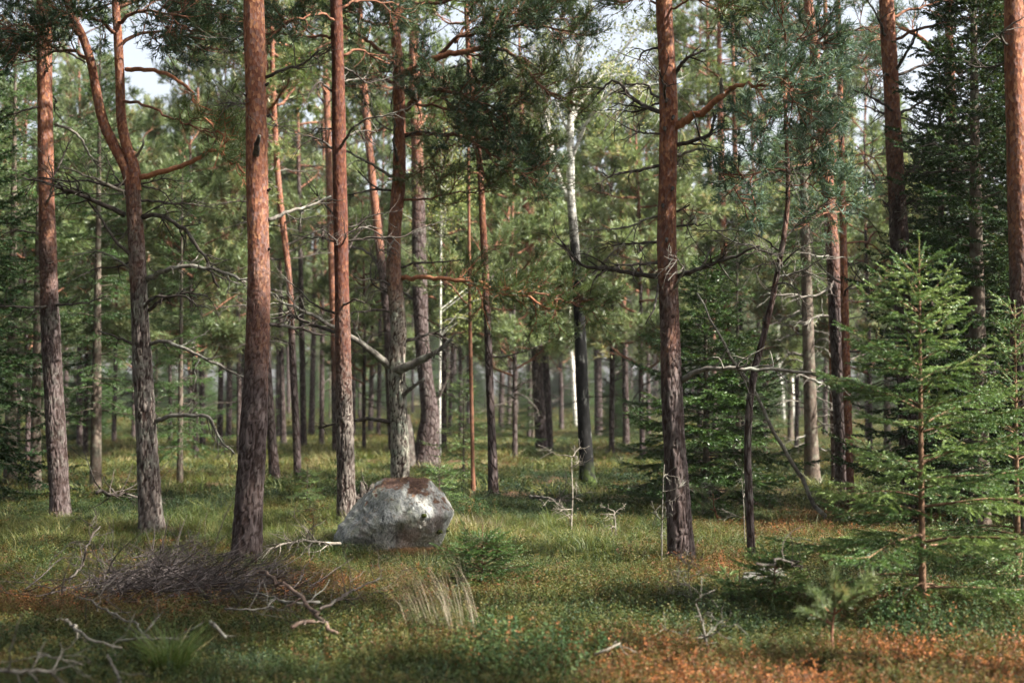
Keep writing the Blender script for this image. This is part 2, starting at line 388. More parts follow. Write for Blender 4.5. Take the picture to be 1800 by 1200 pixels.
# ------------------------------------------------------------------ trunk
def trunk_mesh(name, P, R, near=False, bark_z=3.0, mat=None, k=14, flare=0.45, seed=0.0, k_near=52):
    """P,R in the thing's own space"""
    L_ = np.linalg.norm(np.diff(P, axis=0), axis=1).sum()
    mb = MB()
    if near:
        n = int(min(L_, 7.5) / 0.022)
        S = spline(np.column_stack([P, R]), 400); z = S[:, 2]
        zt = np.concatenate([np.linspace(z[0], min(7.0, z[-1]), n), np.linspace(7.1, z[-1], 40)[0 if z[-1] > 7.1 else 40:]])
        Q = np.stack([np.interp(zt, z, S[:, c]) for c in range(4)], 1); k = k_near
    else:
        Q = spline(np.column_stack([P, R]), max(16, int(L_ / 0.28)))
    C, Rr = Q[:, :3], Q[:, 3].copy()
    Tn, A, B = frames(C)
    th = np.arange(k) * 2 * math.pi / k
    h = C[:, 2] - C[0, 2]
    lob = 1 + 0.25 * np.cos(3 * th + seed * 7) + 0.18 * np.cos(5 * th + seed * 3)
    fl = 1 + flare * np.exp(-h / 0.16)[:, None] * lob[None, :]
    un = 1 + 0.03 * np.sin(2 * th[None, :] + h[:, None] * 1.3 + seed) + 0.025 * np.sin(h[:, None] * 5 + seed * 2)
    Rm = Rr[:, None] * fl * un; rel = np.full(Rm.shape, 0.6)
    if near:
        ring = np.stack([np.cos(th), np.sin(th)], 1)
        for i in range(len(C)):
            if h[i] > 7.2: continue
            t = min(1.0, max(0.0, (h[i] - bark_z) * 0.6 + 0.5)); r0 = Rr[i]
            sx = 30 + 2 * t; sz = 6.0 + 10 * t
            for j in range(k):
                p = Vector((ring[j, 0] * r0 * sx + seed * 13, ring[j, 1] * r0 * sx, h[i] * sz))
                w = mnoise.noise_vector(p * 0.8) * 0.9 + mnoise.noise_vector(p * 2.3) * 0.45
                dd = mnoise.voronoi(p + w)[0]; e = min(1.0, (dd[1] - dd[0]) * 1.9)
                e = max(0.0, min(1.0, e * .9 + .28 * mnoise.noise(p * 1.1 + w) + .06))
                rel[i, j] = e
                Rm[i, j] += (0.016 * (1 - t) + 0.005 * t) * (e ** 0.6 - 0.55) * min(1, r0 / 0.11) + 0.006 * (dd[0] - .4) * (1 - t)
    ring = A[:, None, :] * np.cos(th)[None, :, None] + B[:, None, :] * np.sin(th)[None, :, None]
    V = (C[:, None, :] + ring * Rm[:, :, None]).reshape(-1, 3)
    n = len(C); i = np.arange(n - 1)[:, None] * k; j = np.arange(k)[None, :]; j2 = (j + 1) % k
    Qd = np.stack([i + j, i + j2, i + k + j2, i + k + j], -1).reshape(-1, 4)
    mb.add(V, Qd, None, 0, rel.ravel())
    return mb.mesh(name, [mat or (M['pine_near'] if near else M['pine_far'])])

# ------------------------------------------------------------------ generic trees
def pine_crown(H, base, R, nl, seed, leaf, tuft=(9, 0.085, 0.014, 1.25, 0.12), lean=None, sub=6, ntw=4, ntf=3, top_r=0.09):
    r = np.random.default_rng(seed); mb = MB(); az = r.random() * 6.28
    for k in range(nl):
        f = (k + r.random() * 0.7) / nl; z = base + (H - base) * f ** 1.05
        az += 2.4 + r.normal(0, 0.45)
        prof = (0.55 + 0.9 * f) if f < 0.4 else (0.91 - 0.25 * (f - .4)) if f < .75 else 0.82 * (1 - f) / .25 + .18
        ln = R * prof * r.uniform(0.7, 1.2)
        d = np.array([math.cos(az), math.sin(az), r.uniform(0.05, 0.5) + 0.5 * max(0, f - 0.6)])
        path = wander([0, 0, z], d, ln, 8, 0.17, 0.03, r)
        rad = np.linspace(0.016 + 0.016 * ln * (1 - 0.5 * f), 0.007, 9)
        spray(mb, path, rad, max(3, int(sub * ln / R + 1)), 0.42 * R ** 0.8 * 0.7, ntw, 0.32, ntf, tuft, r, 0.32, 0.09)
    return mb.mesh('pine_crown', [M['limb'], leaf])

def dead_branch_mesh(P, R, ntw, tl, seed, mat, k=6, twk=3, jit=0.2, up=0.0, stub=0.3):
    r = np.random.default_rng(seed); mb = MB()
    n = max(8, len(P) * 4); S = spline(np.column_stack([P, np.broadcast_to(R, (len(P),))]), n)
    seg = np.linalg.norm(S[1, :3] - S[0, :3]); S[1:-1, :3] += r.normal(0, seg * 0.10, (n - 2, 3))
    tube(mb, S[:, :3], S[:, 3], k)
    for q in range(int(ntw * 1.7)):
        i = int(n * (0.15 + 0.85 * r.random() ** 0.8)); i = min(n - 2, i)
        d = lateral(S[i + 1, :3] - S[i, :3], r.uniform(0.5, 1.2), r)
        ll = tl * r.uniform(0.35, 1.3)
        tw = wander(S[i, :3], d, ll, 5, jit, up, r); r0 = min(S[i, 3] * 0.6, 0.012)
        tube(mb, tw, np.linspace(r0, max(0.003, r0 * 0.35), 6), twk, 0, False)
        if r.random() < 0.7:
            j = r.integers(1, 5); t2 = wander(tw[j], lateral(tw[j + 1] - tw[j], 0.8, r), ll * 0.5, 4, jit, up, r)
            tube(mb, t2, np.linspace(r0 * 0.6, 0.002, 5), 3, 0, False)
    return mb.mesh('dead_branch', [mat])

def spruce_meshes(H, R, base, seed, leaf, whorl=0.32, per=5, per_m=70, nl=0.03, nw=0.006, dens=0.11, wood=None, dead_low=0, droop=0.35, twk=3, irr=0.0, dense2=True):
    """crown mesh of a spruce: drooping whorled branches with flat side shoots"""
    r = np.random.default_rng(seed); mb = MB()
    P, D, LL, VV = [], [], [], []
    z = base; az = r.random() * 6
    while z < H - 0.12:
        f = (z - base) / (H - base)
        for q in range(per + (r.random() < 0.4) - (r.random() < 0.3)):
            az += 2 * math.pi / per + r.normal(0, 0.3)
            ln = R * (1 - f) ** 0.8 * r.uniform(0.6 - irr, 1.15 + irr) + 0.05
            if ln < 0.06: continue
            d = np.array([math.cos(az), math.sin(az), 0.25 + 0.75 * f - droop * 0.55])
            n = 9; path = [np.array([0, 0, z + r.normal(0, whorl * .22)])]; dd = nrm(d)
            for s in range(n):
                g = s / n
                dd = nrm(dd + np.array([0, 0, (-droop * 0.28 if g < 0.55 else droop * 0.38) * (1 - f)]) + r.normal(0, 0.05, 3)); path.append(path[-1] + dd * ln / n)
            path = np.array(path)
            tube(mb, path, np.linspace(0.003 + 0.0065 * ln, 0.002, n + 1), 4, 0, False)
            T = nrm(np.gradient(path, axis=0)); ns = max(4, int(ln / dens))
            hv = r.uniform(0.15, 0.75)
            P.append(path[-2]); D.append(T[-1]); LL.append(ln / n * 1.4); VV.append(min(1, hv + .25))
            for s in range(ns):
                g = 0.12 + 0.88 * (s + r.random() * 0.6) / ns; i = min(n - 1, int(g * n))
                p = path[i] + (path[i + 1] - path[i]) * (g * n - i)
                side = 1 if s % 2 else -1
                lat = nrm(np.cross(T[i], [0, 0, 1]))
                sd = nrm(T[i] * 0.75 + lat * side * r.uniform(0.6, 1.0) + np.array([0, 0, r.uniform(-0.55, 0.1) * (0.4 + droop)]))
                sl = min(0.5 * ln, 0.45) * (1.08 - g) * r.uniform(0.65, 1.2) + 0.045
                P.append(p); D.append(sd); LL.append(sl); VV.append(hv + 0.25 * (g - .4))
                if sl > 0.10:
                    tube(mb, np.array([p, p + sd * sl]), [0.003, 0.0015], 3, 0, False)
                    for u in range(int(sl / 0.055) if dense2 else int(sl / .16)):
                        w = r.uniform(0.2, 0.85)
                        P.append(p + sd * sl * w); D.append(nrm(sd + nrm(np.cross(sd, [0, 0, 1])) * r.choice([-1, 1]) * 0.8 + np.array([0, 0, r.uniform(-.5, .05)])))
                        LL.append(sl * (1 - w) * 0.6 + 0.035); VV.append(hv + 0.2 * r.random())
                P.append(p); D.append(T[i]); LL.append(ln / ns * 1.6); VV.append(hv)
        z += whorl * r.uniform(0.75, 1.25) * (1 - 0.45 * f)
    P.append([0, 0, H - 0.22 * min(1, H)]); D.append([0, 0, 1]); LL.append(0.22 * min(1, H)); VV.append(0.8)
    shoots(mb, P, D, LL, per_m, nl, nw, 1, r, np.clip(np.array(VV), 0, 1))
    return mb.mesh('spruce_crown', [wood or M['spruce_bark'], leaf])

def spruce_trunk(H, r0, seed, mat=None):
    r = np.random.default_rng(seed); n = 12
    P = np.zeros((n, 3)); P[:, 2] = np.linspace(-0.1, H, n); P[1:, :2] += np.cumsum(r.normal(0, 0.006 * H / n, (n - 1, 2)), 0) * 0
    return trunk_mesh('spruce_trunk', P, np.linspace(r0, 0.004, n), False, mat=mat or M['spruce_bark'], k=10, flare=0.25, seed=seed)

# ================================================================== SETTING
def axis(lo, hi, fine_lo, fine_hi, step, grow=1.25):
    a = list(np.arange(fine_lo, fine_hi + 1e-6, step)); s = step
    while a[-1] < hi: s *= grow; a.append(a[-1] + s)
    s = step; b = []
    x = fine_lo
    while x > lo: s *= grow; x -= s; b.append(x)
    return np.array(b[::-1] + a)
gx = axis(-500, 500, -16, 16, 0.16); gy = axis(-120, 700, 4, 32, 0.16)
X, Y = np.meshgrid(gx, gy); far = np.clip((np.hypot(X, Y) - 60) / 60, 0, 1)
Z = hgt(X, Y) * (1 - far)
mb = MB(); nx, ny = len(gx), len(gy)
i = (np.arange(ny - 1)[:, None] * nx + np.arange(nx - 1)[None, :])
mb.add(np.stack([X, Y, Z], -1).reshape(-1, 3), np.stack([i, i + 1, i + nx + 1, i + nx], -1).reshape(-1, 4))
gm, nt, b = new_mat('forest_floor')
f1 = noise(nt, coord(nt), 0.7, 5, 0.6); f2 = noise(nt, coord(nt), 9, 6, 0.7); f3 = noise(nt, coord(nt), 60, 4, 0.7)
moss = ramp(nt, f2, [(0.3, (0.022, 0.032, 0.010)), (0.5, (0.05, 0.06, 0.018)), (0.7, (0.10, 0.105, 0.03))])
litter = ramp(nt, f3, [(0.35, (0.035, 0.02, 0.014)), (0.65, (0.115, 0.065, 0.042))])
c = mixc(nt, ramp(nt, mth(nt, 'ADD', mth(nt, 'MULTIPLY', f1, 0.7), mth(nt, 'MULTIPLY', f2, 0.4)), [(0.5, 0.0), (0.62, 1.0)]), moss, litter)
L(nt, c, b.inputs['Base Color']); b.inputs['Roughness'].default_value = 0.95; b.inputs['Specular IOR Level'].default_value = 0.1
bump(nt, b, mth(nt, 'ADD', f2, mth(nt, 'MULTIPLY', f3, 0.4)), 0.05, 0.8)
g = obj('ground', mb.mesh('ground', [gm])); tag(g, 'mossy forest floor littered with needles under the heather', kind='structure')

# ================================================================== hero pines
CROWN = [pine_crown(8.0, 0.0, 2.1, 18, 100 + i, M[['pine_leaf', 'pine_pale', 'pine_leaf'][i]], (9, 0.10, 0.024, 1.45, 0.14), sub=7) for i in range(3)]

class Tree: pass
def stem_path(px, d, loc, H, sway=0.0, tip=0.02):
    """pixel course (px, py, width) base first -> local path and radii, carried on up to height H"""
    P, R = [], []
    for (x, y, w) in px:
        p = at(x, y, d) - loc; P.append(p); R.append(0.5 * w * d / FPX)
    P[0][2] = min(P[0][2], -0.08)
    P = np.array(P); R = np.array(R)
    if H and P[-1, 2] < H:
        dr = nrm(P[-1] - P[-2]); dr = nrm(dr * 0.6 + np.array([sway, 0, 0.6])); n = 6; ext = H - P[-1, 2]
        E = P[-1] + dr * (np.arange(1, n + 1) / n * ext)[:, None]
        R = np.concatenate([R, np.linspace(R[-1], tip, n + 1)[1:]]); P = np.vstack([P, E])
    return P, R

def hero_pine(label, px, H=14.0, orange_y=None, near=False, lichen=0.3, k=14, crown=0, crown_z=None, name='pine_tree', cat='pine tree', group=None, base=None, flare=0.4, seed=1.0, mat=None, d=None):
    t = Tree(); bx, by = (px[0][0], px[0][1]) if base is None else base
    loc = ground_at(bx, by); t.d = loc[1]; t.loc = loc
    t.root = empty(name, loc, label, cat, group)
    P, R = stem_path(px, t.d, loc, H); t.P, t.R = P, R
    bz = at(900, orange_y, t.d)[2] - loc[2] if orange_y is not None else 3.0
    tr = obj('trunk', trunk_mesh('pine_trunk', P, R, near, bz, mat, k, flare, seed), t.root); tr['bark_z'] = float(bz); tr['lichen'] = float(lichen); tr['moss'] = 0.0
    t.trunk = tr
    if crown is not None:
        cz = crown_z if crown_z else max(P[-1, 2] - 7.5, at(900, -60, t.d)[2] - loc[2])
        cp = np.array([np.interp(cz, P[:, 2], P[:, c]) for c in range(3)])
        cr = obj('crown', CROWN[crown % 3], t.root, cp); s = (P[-1, 2] - cz) / 7.8
        cr.scale = (min(1.1, s * 1.15), min(1.1, s * 1.15), s); cr.rotation_euler[2] = seed * 1.7
    return t

_dseed = [500]
def loc_pts(t, px):
    return np.array([at(q[0], q[1], t.d + (q[2] if len(q) > 2 else 0.0)) - t.loc for q in px])
def dead(t, px, w0, w1=3, ntw=6, tl=0.35, mat='dead', jit=0.22, up=0.0, name='dead_branch'):
    _dseed[0] += 1
    P = loc_pts(t, px); R = 0.5 * np.linspace(w0, w1, len(P)) * t.d / FPX
    o = obj(name, dead_branch_mesh(P, R, ntw, tl, _dseed[0], M[mat], jit=jit, up=up), t.root); return o
def live(t, px, w0, w1, nsub, sub_len, leaf='pine_dark', ntw=5, tw_len=0.28, ntf=4, tuft=(16, 0.068, 0.0085, 1.2, 0.11), t0=0.3, up=0.06, wood='limb', flat=0.5, droop=0.0, name='branch'):
    _dseed[0] += 1; r = np.random.default_rng(_dseed[0])
    P = loc_pts(t, px); n = max(10, len(P) * 4)
    S = spline(np.column_stack([P, 0.5 * np.linspace(w0, w1, len(P)) * t.d / FPX]), n)
    S[1:-1, :3] += r.normal(0, 0.012, (n - 2, 3))
    mb = MB(); spray(mb, S[:, :3], S[:, 3], nsub, sub_len, ntw, tw_len, ntf, tuft, r, t0, up, flat=flat, droop=droop)
    w_, f_ = split_parts(mb, (('pine_branch', M[wood]), ('pine_needles', M[leaf])))
    o = obj(name, w_, t.root); obj('needles', f_, o)
    return o

# --- A: straight pine at the left
A = hero_pine('straight pine with orange upper stem, leftmost of the thick trunks, beside the spruces', [(108, 918, 36), (102, 820, 34), (95, 700, 32), (88, 560, 31), (83, 400, 29), (80, 250, 27), (78, 100, 26), (77, 0, 25)], 14, 400, True, 0.5, crown=0, seed=1.1)
dead(A, [(96, 218), (135, 235), (160, 275), (180, 300, .2)], 6, 2, 5, .3, 'dead_grey')
dead(A, [(92, 82), (125, 95), (150, 110)], 6, 3, 3, .25)
dead(A, [(76, 185), (40, 195, -.2), (5, 205, -.3)], 5, 2, 5, .3)
dead(A, [(90, 538), (60, 540, -.3), (0, 538, -.5)], 5, 3, 6, .3)
dead(A, [(92, 537), (150, 532, -.3), (195, 520, -.4)], 5, 2, 5, .2)
for (pts, ns) in (([(75, 60), (40, 45, -.3), (-30, 50, -.5)], 9), ([(82, 40), (130, 20, .3), (210, 5, .5)], 8), ([(76, 15), (30, -5, .3), (-40, -20, .6)], 8)):
    live(A, pts, 7, 3, ns, .55)

# --- B: forked pine
B = hero_pine('pine forking into two bare orange stems, greenish lichen on its base', [(267, 935, 40), (262, 850, 37), (255, 720, 34), (247, 580, 31), (241, 450, 29), (236, 370, 28), (232, 325, 27)], None, 350, True, 0.9, crown=None, seed=2.3, flare=0.5)
_forks = [([(233, 335, 24), (220, 295, 19), (200, 255, 18), (182, 215, 17), (170, 165, 16), (160, 110, 15), (143, 60, 14), (120, 10, 12)], 11.0),
          ([(236, 335, 24), (235, 295, 20), (222, 255, 18), (213, 205, 17), (211, 140, 16), (207, 60, 15), (203, 0, 14)], 13.0)]
for q, (px, H) in enumerate(_forks):
    P, R = [], []
    P, R = stem_path([(x, y, w) for x, y, w in px], B.d, B.loc, None)
    P[0] = at(px[0][0], px[0][1], B.d) - B.loc
    dr = nrm(P[-1] - P[-2]); ext = H - P[-1, 2]; E = P[-1] + nrm(dr + [0, 0, .6]) * (np.arange(1, 6) / 5 * ext)[:, None]
    P = np.vstack([P, E]); R = np.concatenate([R, np.linspace(R[-1], .02, 6)[1:]])
    o = obj('forked_stem', trunk_mesh('forked_stem', P, R, True, -4, None, 14, 0.0, 2 + q, 36), B.root); o['bark_z'] = -4.0; o['lichen'] = 0.0
    cr = obj('crown', CROWN[q], B.root, [np.interp(6.6, P[:, 2], P[:, c]) for c in range(3)]); cr.scale = (.8, .8, .72)
live(B, [(243, 312), (290, 302, -.2), (335, 285, -.3), (372, 264, -.4), (405, 283, -.4), (432, 308, -.5)], 11, 4, 6, .45, 'pine_leaf', wood='limb_orange', t0=.65, ntw=3)
live(B, [(222, 122), (260, 122, -.2), (300, 133, -.3), (335, 160, -.4), (352, 200, -.4), (395, 245, -.5)], 9, 3, 7, .5, 'pine_leaf', wood='limb_orange', t0=.6, ntw=3)
live(B, [(214, 178), (255, 185, -.2), (295, 205, -.2), (340, 225, -.3), (380, 232, -.3)], 6, 3, 6, .4, 'pine_leaf', t0=.55, ntw=3)
dead(B, [(220, 378), (160, 350, -.2), (100, 327, -.4), (40, 312, -.5)], 10, 3, 9, .35)
dead(B, [(250, 382), (285, 380, -.2), (325, 405, -.3), (355, 445, -.3), (385, 505, -.3)], 9, 4, 10, .35)
dead(B, [(258, 492), (290, 475, -.2), (330, 468, -.3), (380, 475, -.4), (432, 496, -.4)], 11, 5, 10, .35, 'dead_grey')
dead(B, [(262, 545), (290, 525, -.2), (330, 515, -.3), (365, 520, -.3)], 7, 3, 6, .3)
dead(B, [(262, 605), (290, 600, -.2), (340, 620, -.3), (390, 645, -.4), (428, 662, -.4)], 8, 3, 6, .3, 'dead_grey')
dead(B, [(275, 740), (305, 730, -.2), (345, 730, -.3), (370, 735, -.4), (385, 770, -.4), (412, 797, -.4)], 9, 3, 8, .25, 'dead_grey')
dead(B, [(235, 605), (200, 590, .2), (170, 580, .4)], 5, 2, 4, .2)
dead(B, [(224, 340), (170, 315, -.4), (110, 295, -.6)], 7, 2, 7, .35, 'dead_pale')
dead(B, [(240, 275), (250, 258, -.1), (252, 245, -.1)], 5, 3, 1, .1, 'dead_grey')
for pts, ns in (([(205, 40), (250, 20, -.3), (330, 30, -.5)], 12), ([(145, 62), (100, 40, -.3), (20, 70, -.5)], 12), ([(206, 60), (160, 30, -.6), (90, 20, -.9)], 10), ([(204, 15), (280, -10, .2), (380, 10, .3)], 11), ([(160, 105), (110, 90, .3), (40, 110, .4)], 7), ([(212, 80), (260, 55, .3), (360, 70, .5)], 9)):
    live(B, pts, 8, 3, ns, .6)

# --- C: the thick pine left of the boulder
Cc = hero_pine('thickest pine, plated dark base and orange stem with a broken stub', [(432, 998, 52), (437, 900, 49), (444, 780, 46), (451, 640, 43), (455, 500, 40), (453, 380, 39), (451, 260, 37), (449, 130, 36), (446, 0, 35)], 15, 500, True, 0.12, crown=1, seed=3.7, flare=0.18)
dead(Cc, [(450, 272, -.13), (452, 255, -.24), (456, 238, -.34)], 13, 6, 0, .1, name='broken_stub')
dead(Cc, [(467, 136), (500, 122, -.1), (535, 112, -.2), (560, 88, -.3)], 7, 3, 7, .3)
dead(Cc, [(472, 386), (510, 372, .2), (545, 362, .4), (582, 345, .5)], 8, 4, 5, .25, 'dead_grey')
dead(Cc, [(474, 570), (520, 575, .3), (570, 590, .6)], 7, 4, 5, .3)
dead(Cc, [(474, 600), (490, 600), (505, 605)], 3, 1.5, 2, .1, 'dead_pale')
dead(Cc, [(433, 170), (428, 165, -.1), (420, 160, -.1)], 4, 2, 0, .1)
for z_, x_, dx in ((90, 433, -1), (205, 470, 1), (335, 471, 1), (440, 470, 1), (150, 467, 1), (385, 431, -1)):
    dead(Cc, [(x_, z_, -.02), (x_ + dx * 5, z_ - 4, -.04)], 6, 4, 0, .1, name='knot_stub')

# --- D and E: the pair behind the boulder
D = hero_pine('reddish brown pine left of the crooked one, its foot behind the boulder', [(609, 920, 33), (608, 830, 31), (605, 700, 29), (602, 560, 27), (599, 400, 25), (596, 250, 24), (594, 120, 22), (591, 0, 21)], 14, 620, True, 0.15, crown=2, seed=4.2, flare=0.2)
dead(D, [(590, 583), (560, 575, .2), (510, 555, .4), (478, 560, .5)], 7, 3, 6, .35)
dead(D, [(604, 98), (630, 88, .1), (655, 100, .2), (685, 112, .3)], 6, 3, 5, .3, 'limb')
dead(D, [(606, 243), (630, 230, .1), (660, 232, .2)], 5, 2, 5, .3)
dead(D, [(586, 262), (560, 245, -.2), (520, 235, -.3)], 5, 2, 6, .35)
dead(D, [(583, 160), (560, 145, -.2), (540, 170, -.3)], 5, 2, 5, .3)
dead(D, [(608, 410), (640, 400, .2), (680, 420, .3)], 5, 2, 4, .25)
for pts, ns in (([(590, 40), (560, 25, -.3), (500, 40, -.6)], 8), ([(594, 15), (640, 0, .3), (700, 10, .5)], 7), ([(588, 60), (540, 65, .3), (480, 55, .5)], 6)):
    live(D, pts, 6, 3, ns, .5)

E = hero_pine('crooked pine with heavy dark branches standing right behind the boulder', [(704, 893, 33), (703, 800, 32), (701, 720, 31), (697, 640, 30), (701, 590, 28), (697, 530, 27), (692, 470, 25), (694, 400, 23), (701, 320, 23), (702, 240, 22), (701, 150, 21), (697, 80, 19), (691, 30, 18)], None, 490, True, 2.6, crown=None, seed=5.5, flare=0.25)
_e2 = []
for q, px in enumerate(([(691, 34, 16), (675, 18, 14), (655, 0, 12), (630, -30, 11), (615, -90, 9)], [(692, 34, 16), (702, 15, 14), (722, 0, 12), (745, -40, 11), (752, -120, 9)])):
    P, R = stem_path(px, E.d, E.loc, None); P[0] = at(px[0][0], px[0][1], E.d) - E.loc
    E_ = P[-1] + np.array([0.1, 0, 1.0]) * (np.arange(1, 6) / 5 * 4.5)[:, None]
    P = np.vstack([P, E_]); R = np.concatenate([R, np.linspace(R[-1], .02, 6)[1:]])
    o = obj('forked_stem', trunk_mesh('forked_stem', P, R, False, -4, None, 14, 0.0, 2 + q), E.root); o['bark_z'] = -4.0; o['lichen'] = 0.0
    cr = obj('crown', CROWN[q + 1], E.root, P[4]); cr.scale = (.6, .6, .6)
live(E, [(706, 133), (735, 118, -.2), (770, 100, -.3), (812, 92, -.4), (850, 84, -.5)], 15, 9, 6, .5, wood='limb_orange', t0=.75)
live(E, [(770, 100, -.3), (800, 70, -.4), (850, 55, -.5), (920, 45, -.6), (1010, 55, -.7)], 8, 3, 26, .8, t0=.2, ntw=6)
live(E, [(850, 84, -.5), (890, 88, -.5), (930, 130, -.6), (960, 160, -.6), (1000, 175, -.6)], 8, 3, 16, .6, 'pine_leaf', t0=.3)
live(E, [(800, 75, -.4), (830, 35, .1), (890, 15, .3), (960, 25, .4)], 6, 3, 16, .7)
live(E, [(712, 195), (735, 172, -.3), (780, 160, -.5), (830, 175, -.6), (890, 200, -.7)], 9, 4, 26, .62, t0=.12, ntw=6)
live(E, [(711, 190), (740, 185, .2), (790, 190, .3), (850, 205, .3)], 7, 3, 14, .5, t0=.2)
live(E, [(694, 150), (670, 135, -.2), (640, 140, -.4)], 6, 3, 7, .35, t0=.3)
live(E, [(712, 237), (760, 236, -.2), (815, 238, -.4), (850, 262, -.5), (900, 295, -.6), (945, 320, -.6)], 8, 3, 20, .55, t0=.4)
live(E, [(820, 240, -.4), (870, 245, -.2), (920, 275, 0), (955, 290, .1)], 5, 2, 12, .5, 'pine_leaf')
live(E, [(788, 240, -.3), (770, 265, -.3), (758, 290, -.3), (740, 300, -.3)], 5, 3, 8, .35, 'pine_leaf', ntw=3, t0=.4)
live(E, [(704, 350), (740, 350, -.3), (800, 340, -.4), (870, 335, -.5)], 5, 2, 10, .45, 'pine_leaf', ntw=3)
live(E, [(706, 489), (740, 488, -.2), (800, 491, -.4), (860, 502, -.5), (915, 515, -.6), (965, 545, -.6)], 9, 4, 22, .55, 'pine_leaf', t0=.35, wood='limb_orange', ntw=5)
live(E, [(915, 515, -.6), (960, 520, -.7), (1010, 535, -.8), (1045, 550, -.8)], 4, 2, 12, .4, 'pine_leaf', ntw=5)
live(E, [(690, 45), (650, 40, -.3), (610, 20, -.5)], 7, 3, 9, .5); live(E, [(715, 5), (770, 5, -.3), (840, -15, -.5)], 8, 3, 12, .6)
dead(E, [(687, 645), (660, 622, -.2), (630, 600, -.3), (595, 580, -.4), (545, 553, -.5), (490, 528, -.6)], 14, 4, 11, .35, 'dead_grey')
dead(E, [(690, 652), (715, 645, -.2), (740, 632, -.3), (765, 620, -.4), (795, 597, -.5)], 20, 7, 10, .28, 'dead_grey', .3)
dead(E, [(712, 600), (740, 592, .2), (765, 585, .3), (798, 605, .3)], 7, 3, 6, .3, 'dead')
dead(E, [(703, 698), (722, 683, -.2), (745, 665, -.3)], 9, 5, 3, .2, 'dead_grey')
dead(E, [(688, 742), (650, 736, .1), (610, 740, .1), (560, 752, .2)], 8, 4, 6, .25)
dead(E, [(690, 310), (655, 290, .2), (600, 262, .3), (560, 258, .3)], 6, 3, 8, .35, 'dead_grey')
dead(E, [(692, 108), (650, 75, .1), (600, 45, .2), (585, 38, .2)], 8, 4, 6, .3, 'limb')
dead(E, [(690, 335), (660, 330, .2), (630, 300, .3)], 5, 2, 6, .3)

D.trunk['tone'] = 1.0; D.trunk['pale'] = .35; E.trunk['pale'] = .95; B.trunk['pale'] = .25
# --- P8 and the right-hand trunks
G = hero_pine('tall orange pine with one upswept living limb, right of the small clearing', [(1199, 990, 44), (1193, 900, 42), (1187, 800, 40), (1181, 690, 37), (1177, 560, 35), (1172, 430, 33), (1174, 300, 31), (1175, 180, 31), (1171, 80, 30), (1167, 0, 29)], 15, 470, True, 0.25, crown=1, seed=6.1, flare=0.35)
live(G, [(1188, 222), (1215, 205, -.1), (1245, 190, -.2), (1265, 172, -.3), (1280, 158, -.3), (1300, 150, -.4), (1335, 150, -.5)], 16, 6, 2, .3, 'pine_blue', wood='limb_orange', t0=.9)
live(G, [(1335, 150, -.5), (1370, 152, -.6), (1400, 165, -.7)], 5, 2, 6, .4, 'pine_blue')
dead(G, [(1270, 168, -.3), (1268, 150, -.32), (1268, 138, -.33)], 10, 6, 0, .1, 'dead_grey', name='broken_stub')
dead(G, [(1186, 132), (1200, 110, -.1), (1215, 98, -.2), (1240, 88, -.2)], 8, 4, 4, .2)
dead(G, [(1160, 197), (1130, 185, .2), (1105, 168, .3), (1092, 148, .3), (1075, 143, .3), (1050, 165, .3)], 9, 4, 8, .3)
dead(G, [(1160, 172), (1145, 165, .1), (1138, 150, .2), (1100, 148, .3)], 5, 3, 5, .25)
dead(G, [(1190, 255), (1220, 247, -.1), (1248, 235, -.2), (1255, 210, -.2), (1253, 197, -.2)], 9, 3, 6, .3)
dead(G, [(1192, 275), (1215, 265, -.1), (1240, 263, -.2), (1285, 285, -.2)], 6, 3, 3, .2, 'dead_pale')
dead(G, [(1190, 372), (1212, 360, -.1)], 5, 3, 2, .12)
dead(G, [(1190, 398), (1245, 393, -.3)], 5, 2, 4, .2)
dead(G, [(1190, 486), (1225, 474, -.2), (1270, 458, -.3), (1335, 432, -.5)], 10, 4, 8, .3)
dead(G, [(1155, 486), (1110, 480, .2), (1060, 470, .3), (1020, 465, .4), (990, 430, .4)], 10, 4, 10, .35)
dead(G, [(1156, 460), (1120, 465, -.2), (1080, 465, -.3)], 6, 3, 5, .2)
dead(G, [(1156, 425), (1120, 428, .1), (1060, 430, .2)], 6, 2, 8, .25)
dead(G, [(1158, 500), (1150, 540, -.2), (1135, 570, -.2)], 6, 2, 2, .2)
dead(G, [(1198, 668), (1220, 655, -.1), (1250, 648, -.2), (1290, 648, -.3), (1370, 650, -.4), (1460, 662, -.5)], 11, 5, 6, .35, 'dead_grey')
for x_, z_ in ((1172, 175), (1184, 205), (1168, 225), (1183, 330), (1165, 360), (1172, 420), (1180, 455)):
    dead(G, [(x_, z_, -.08), (x_ + random.uniform(-3, 3), z_ + 5, -.145)], 7, 4, 0, .1, name='knot_stub')
for pts, ns in (([(1170, 20), (1220, 0, -.3), (1290, 10, -.5)], 6), ([(1165, 10), (1110, -15, .2), (1060, 0, .3)], 6)):
    live(G, pts, 5, 2, ns, .5, 'pine_leaf')

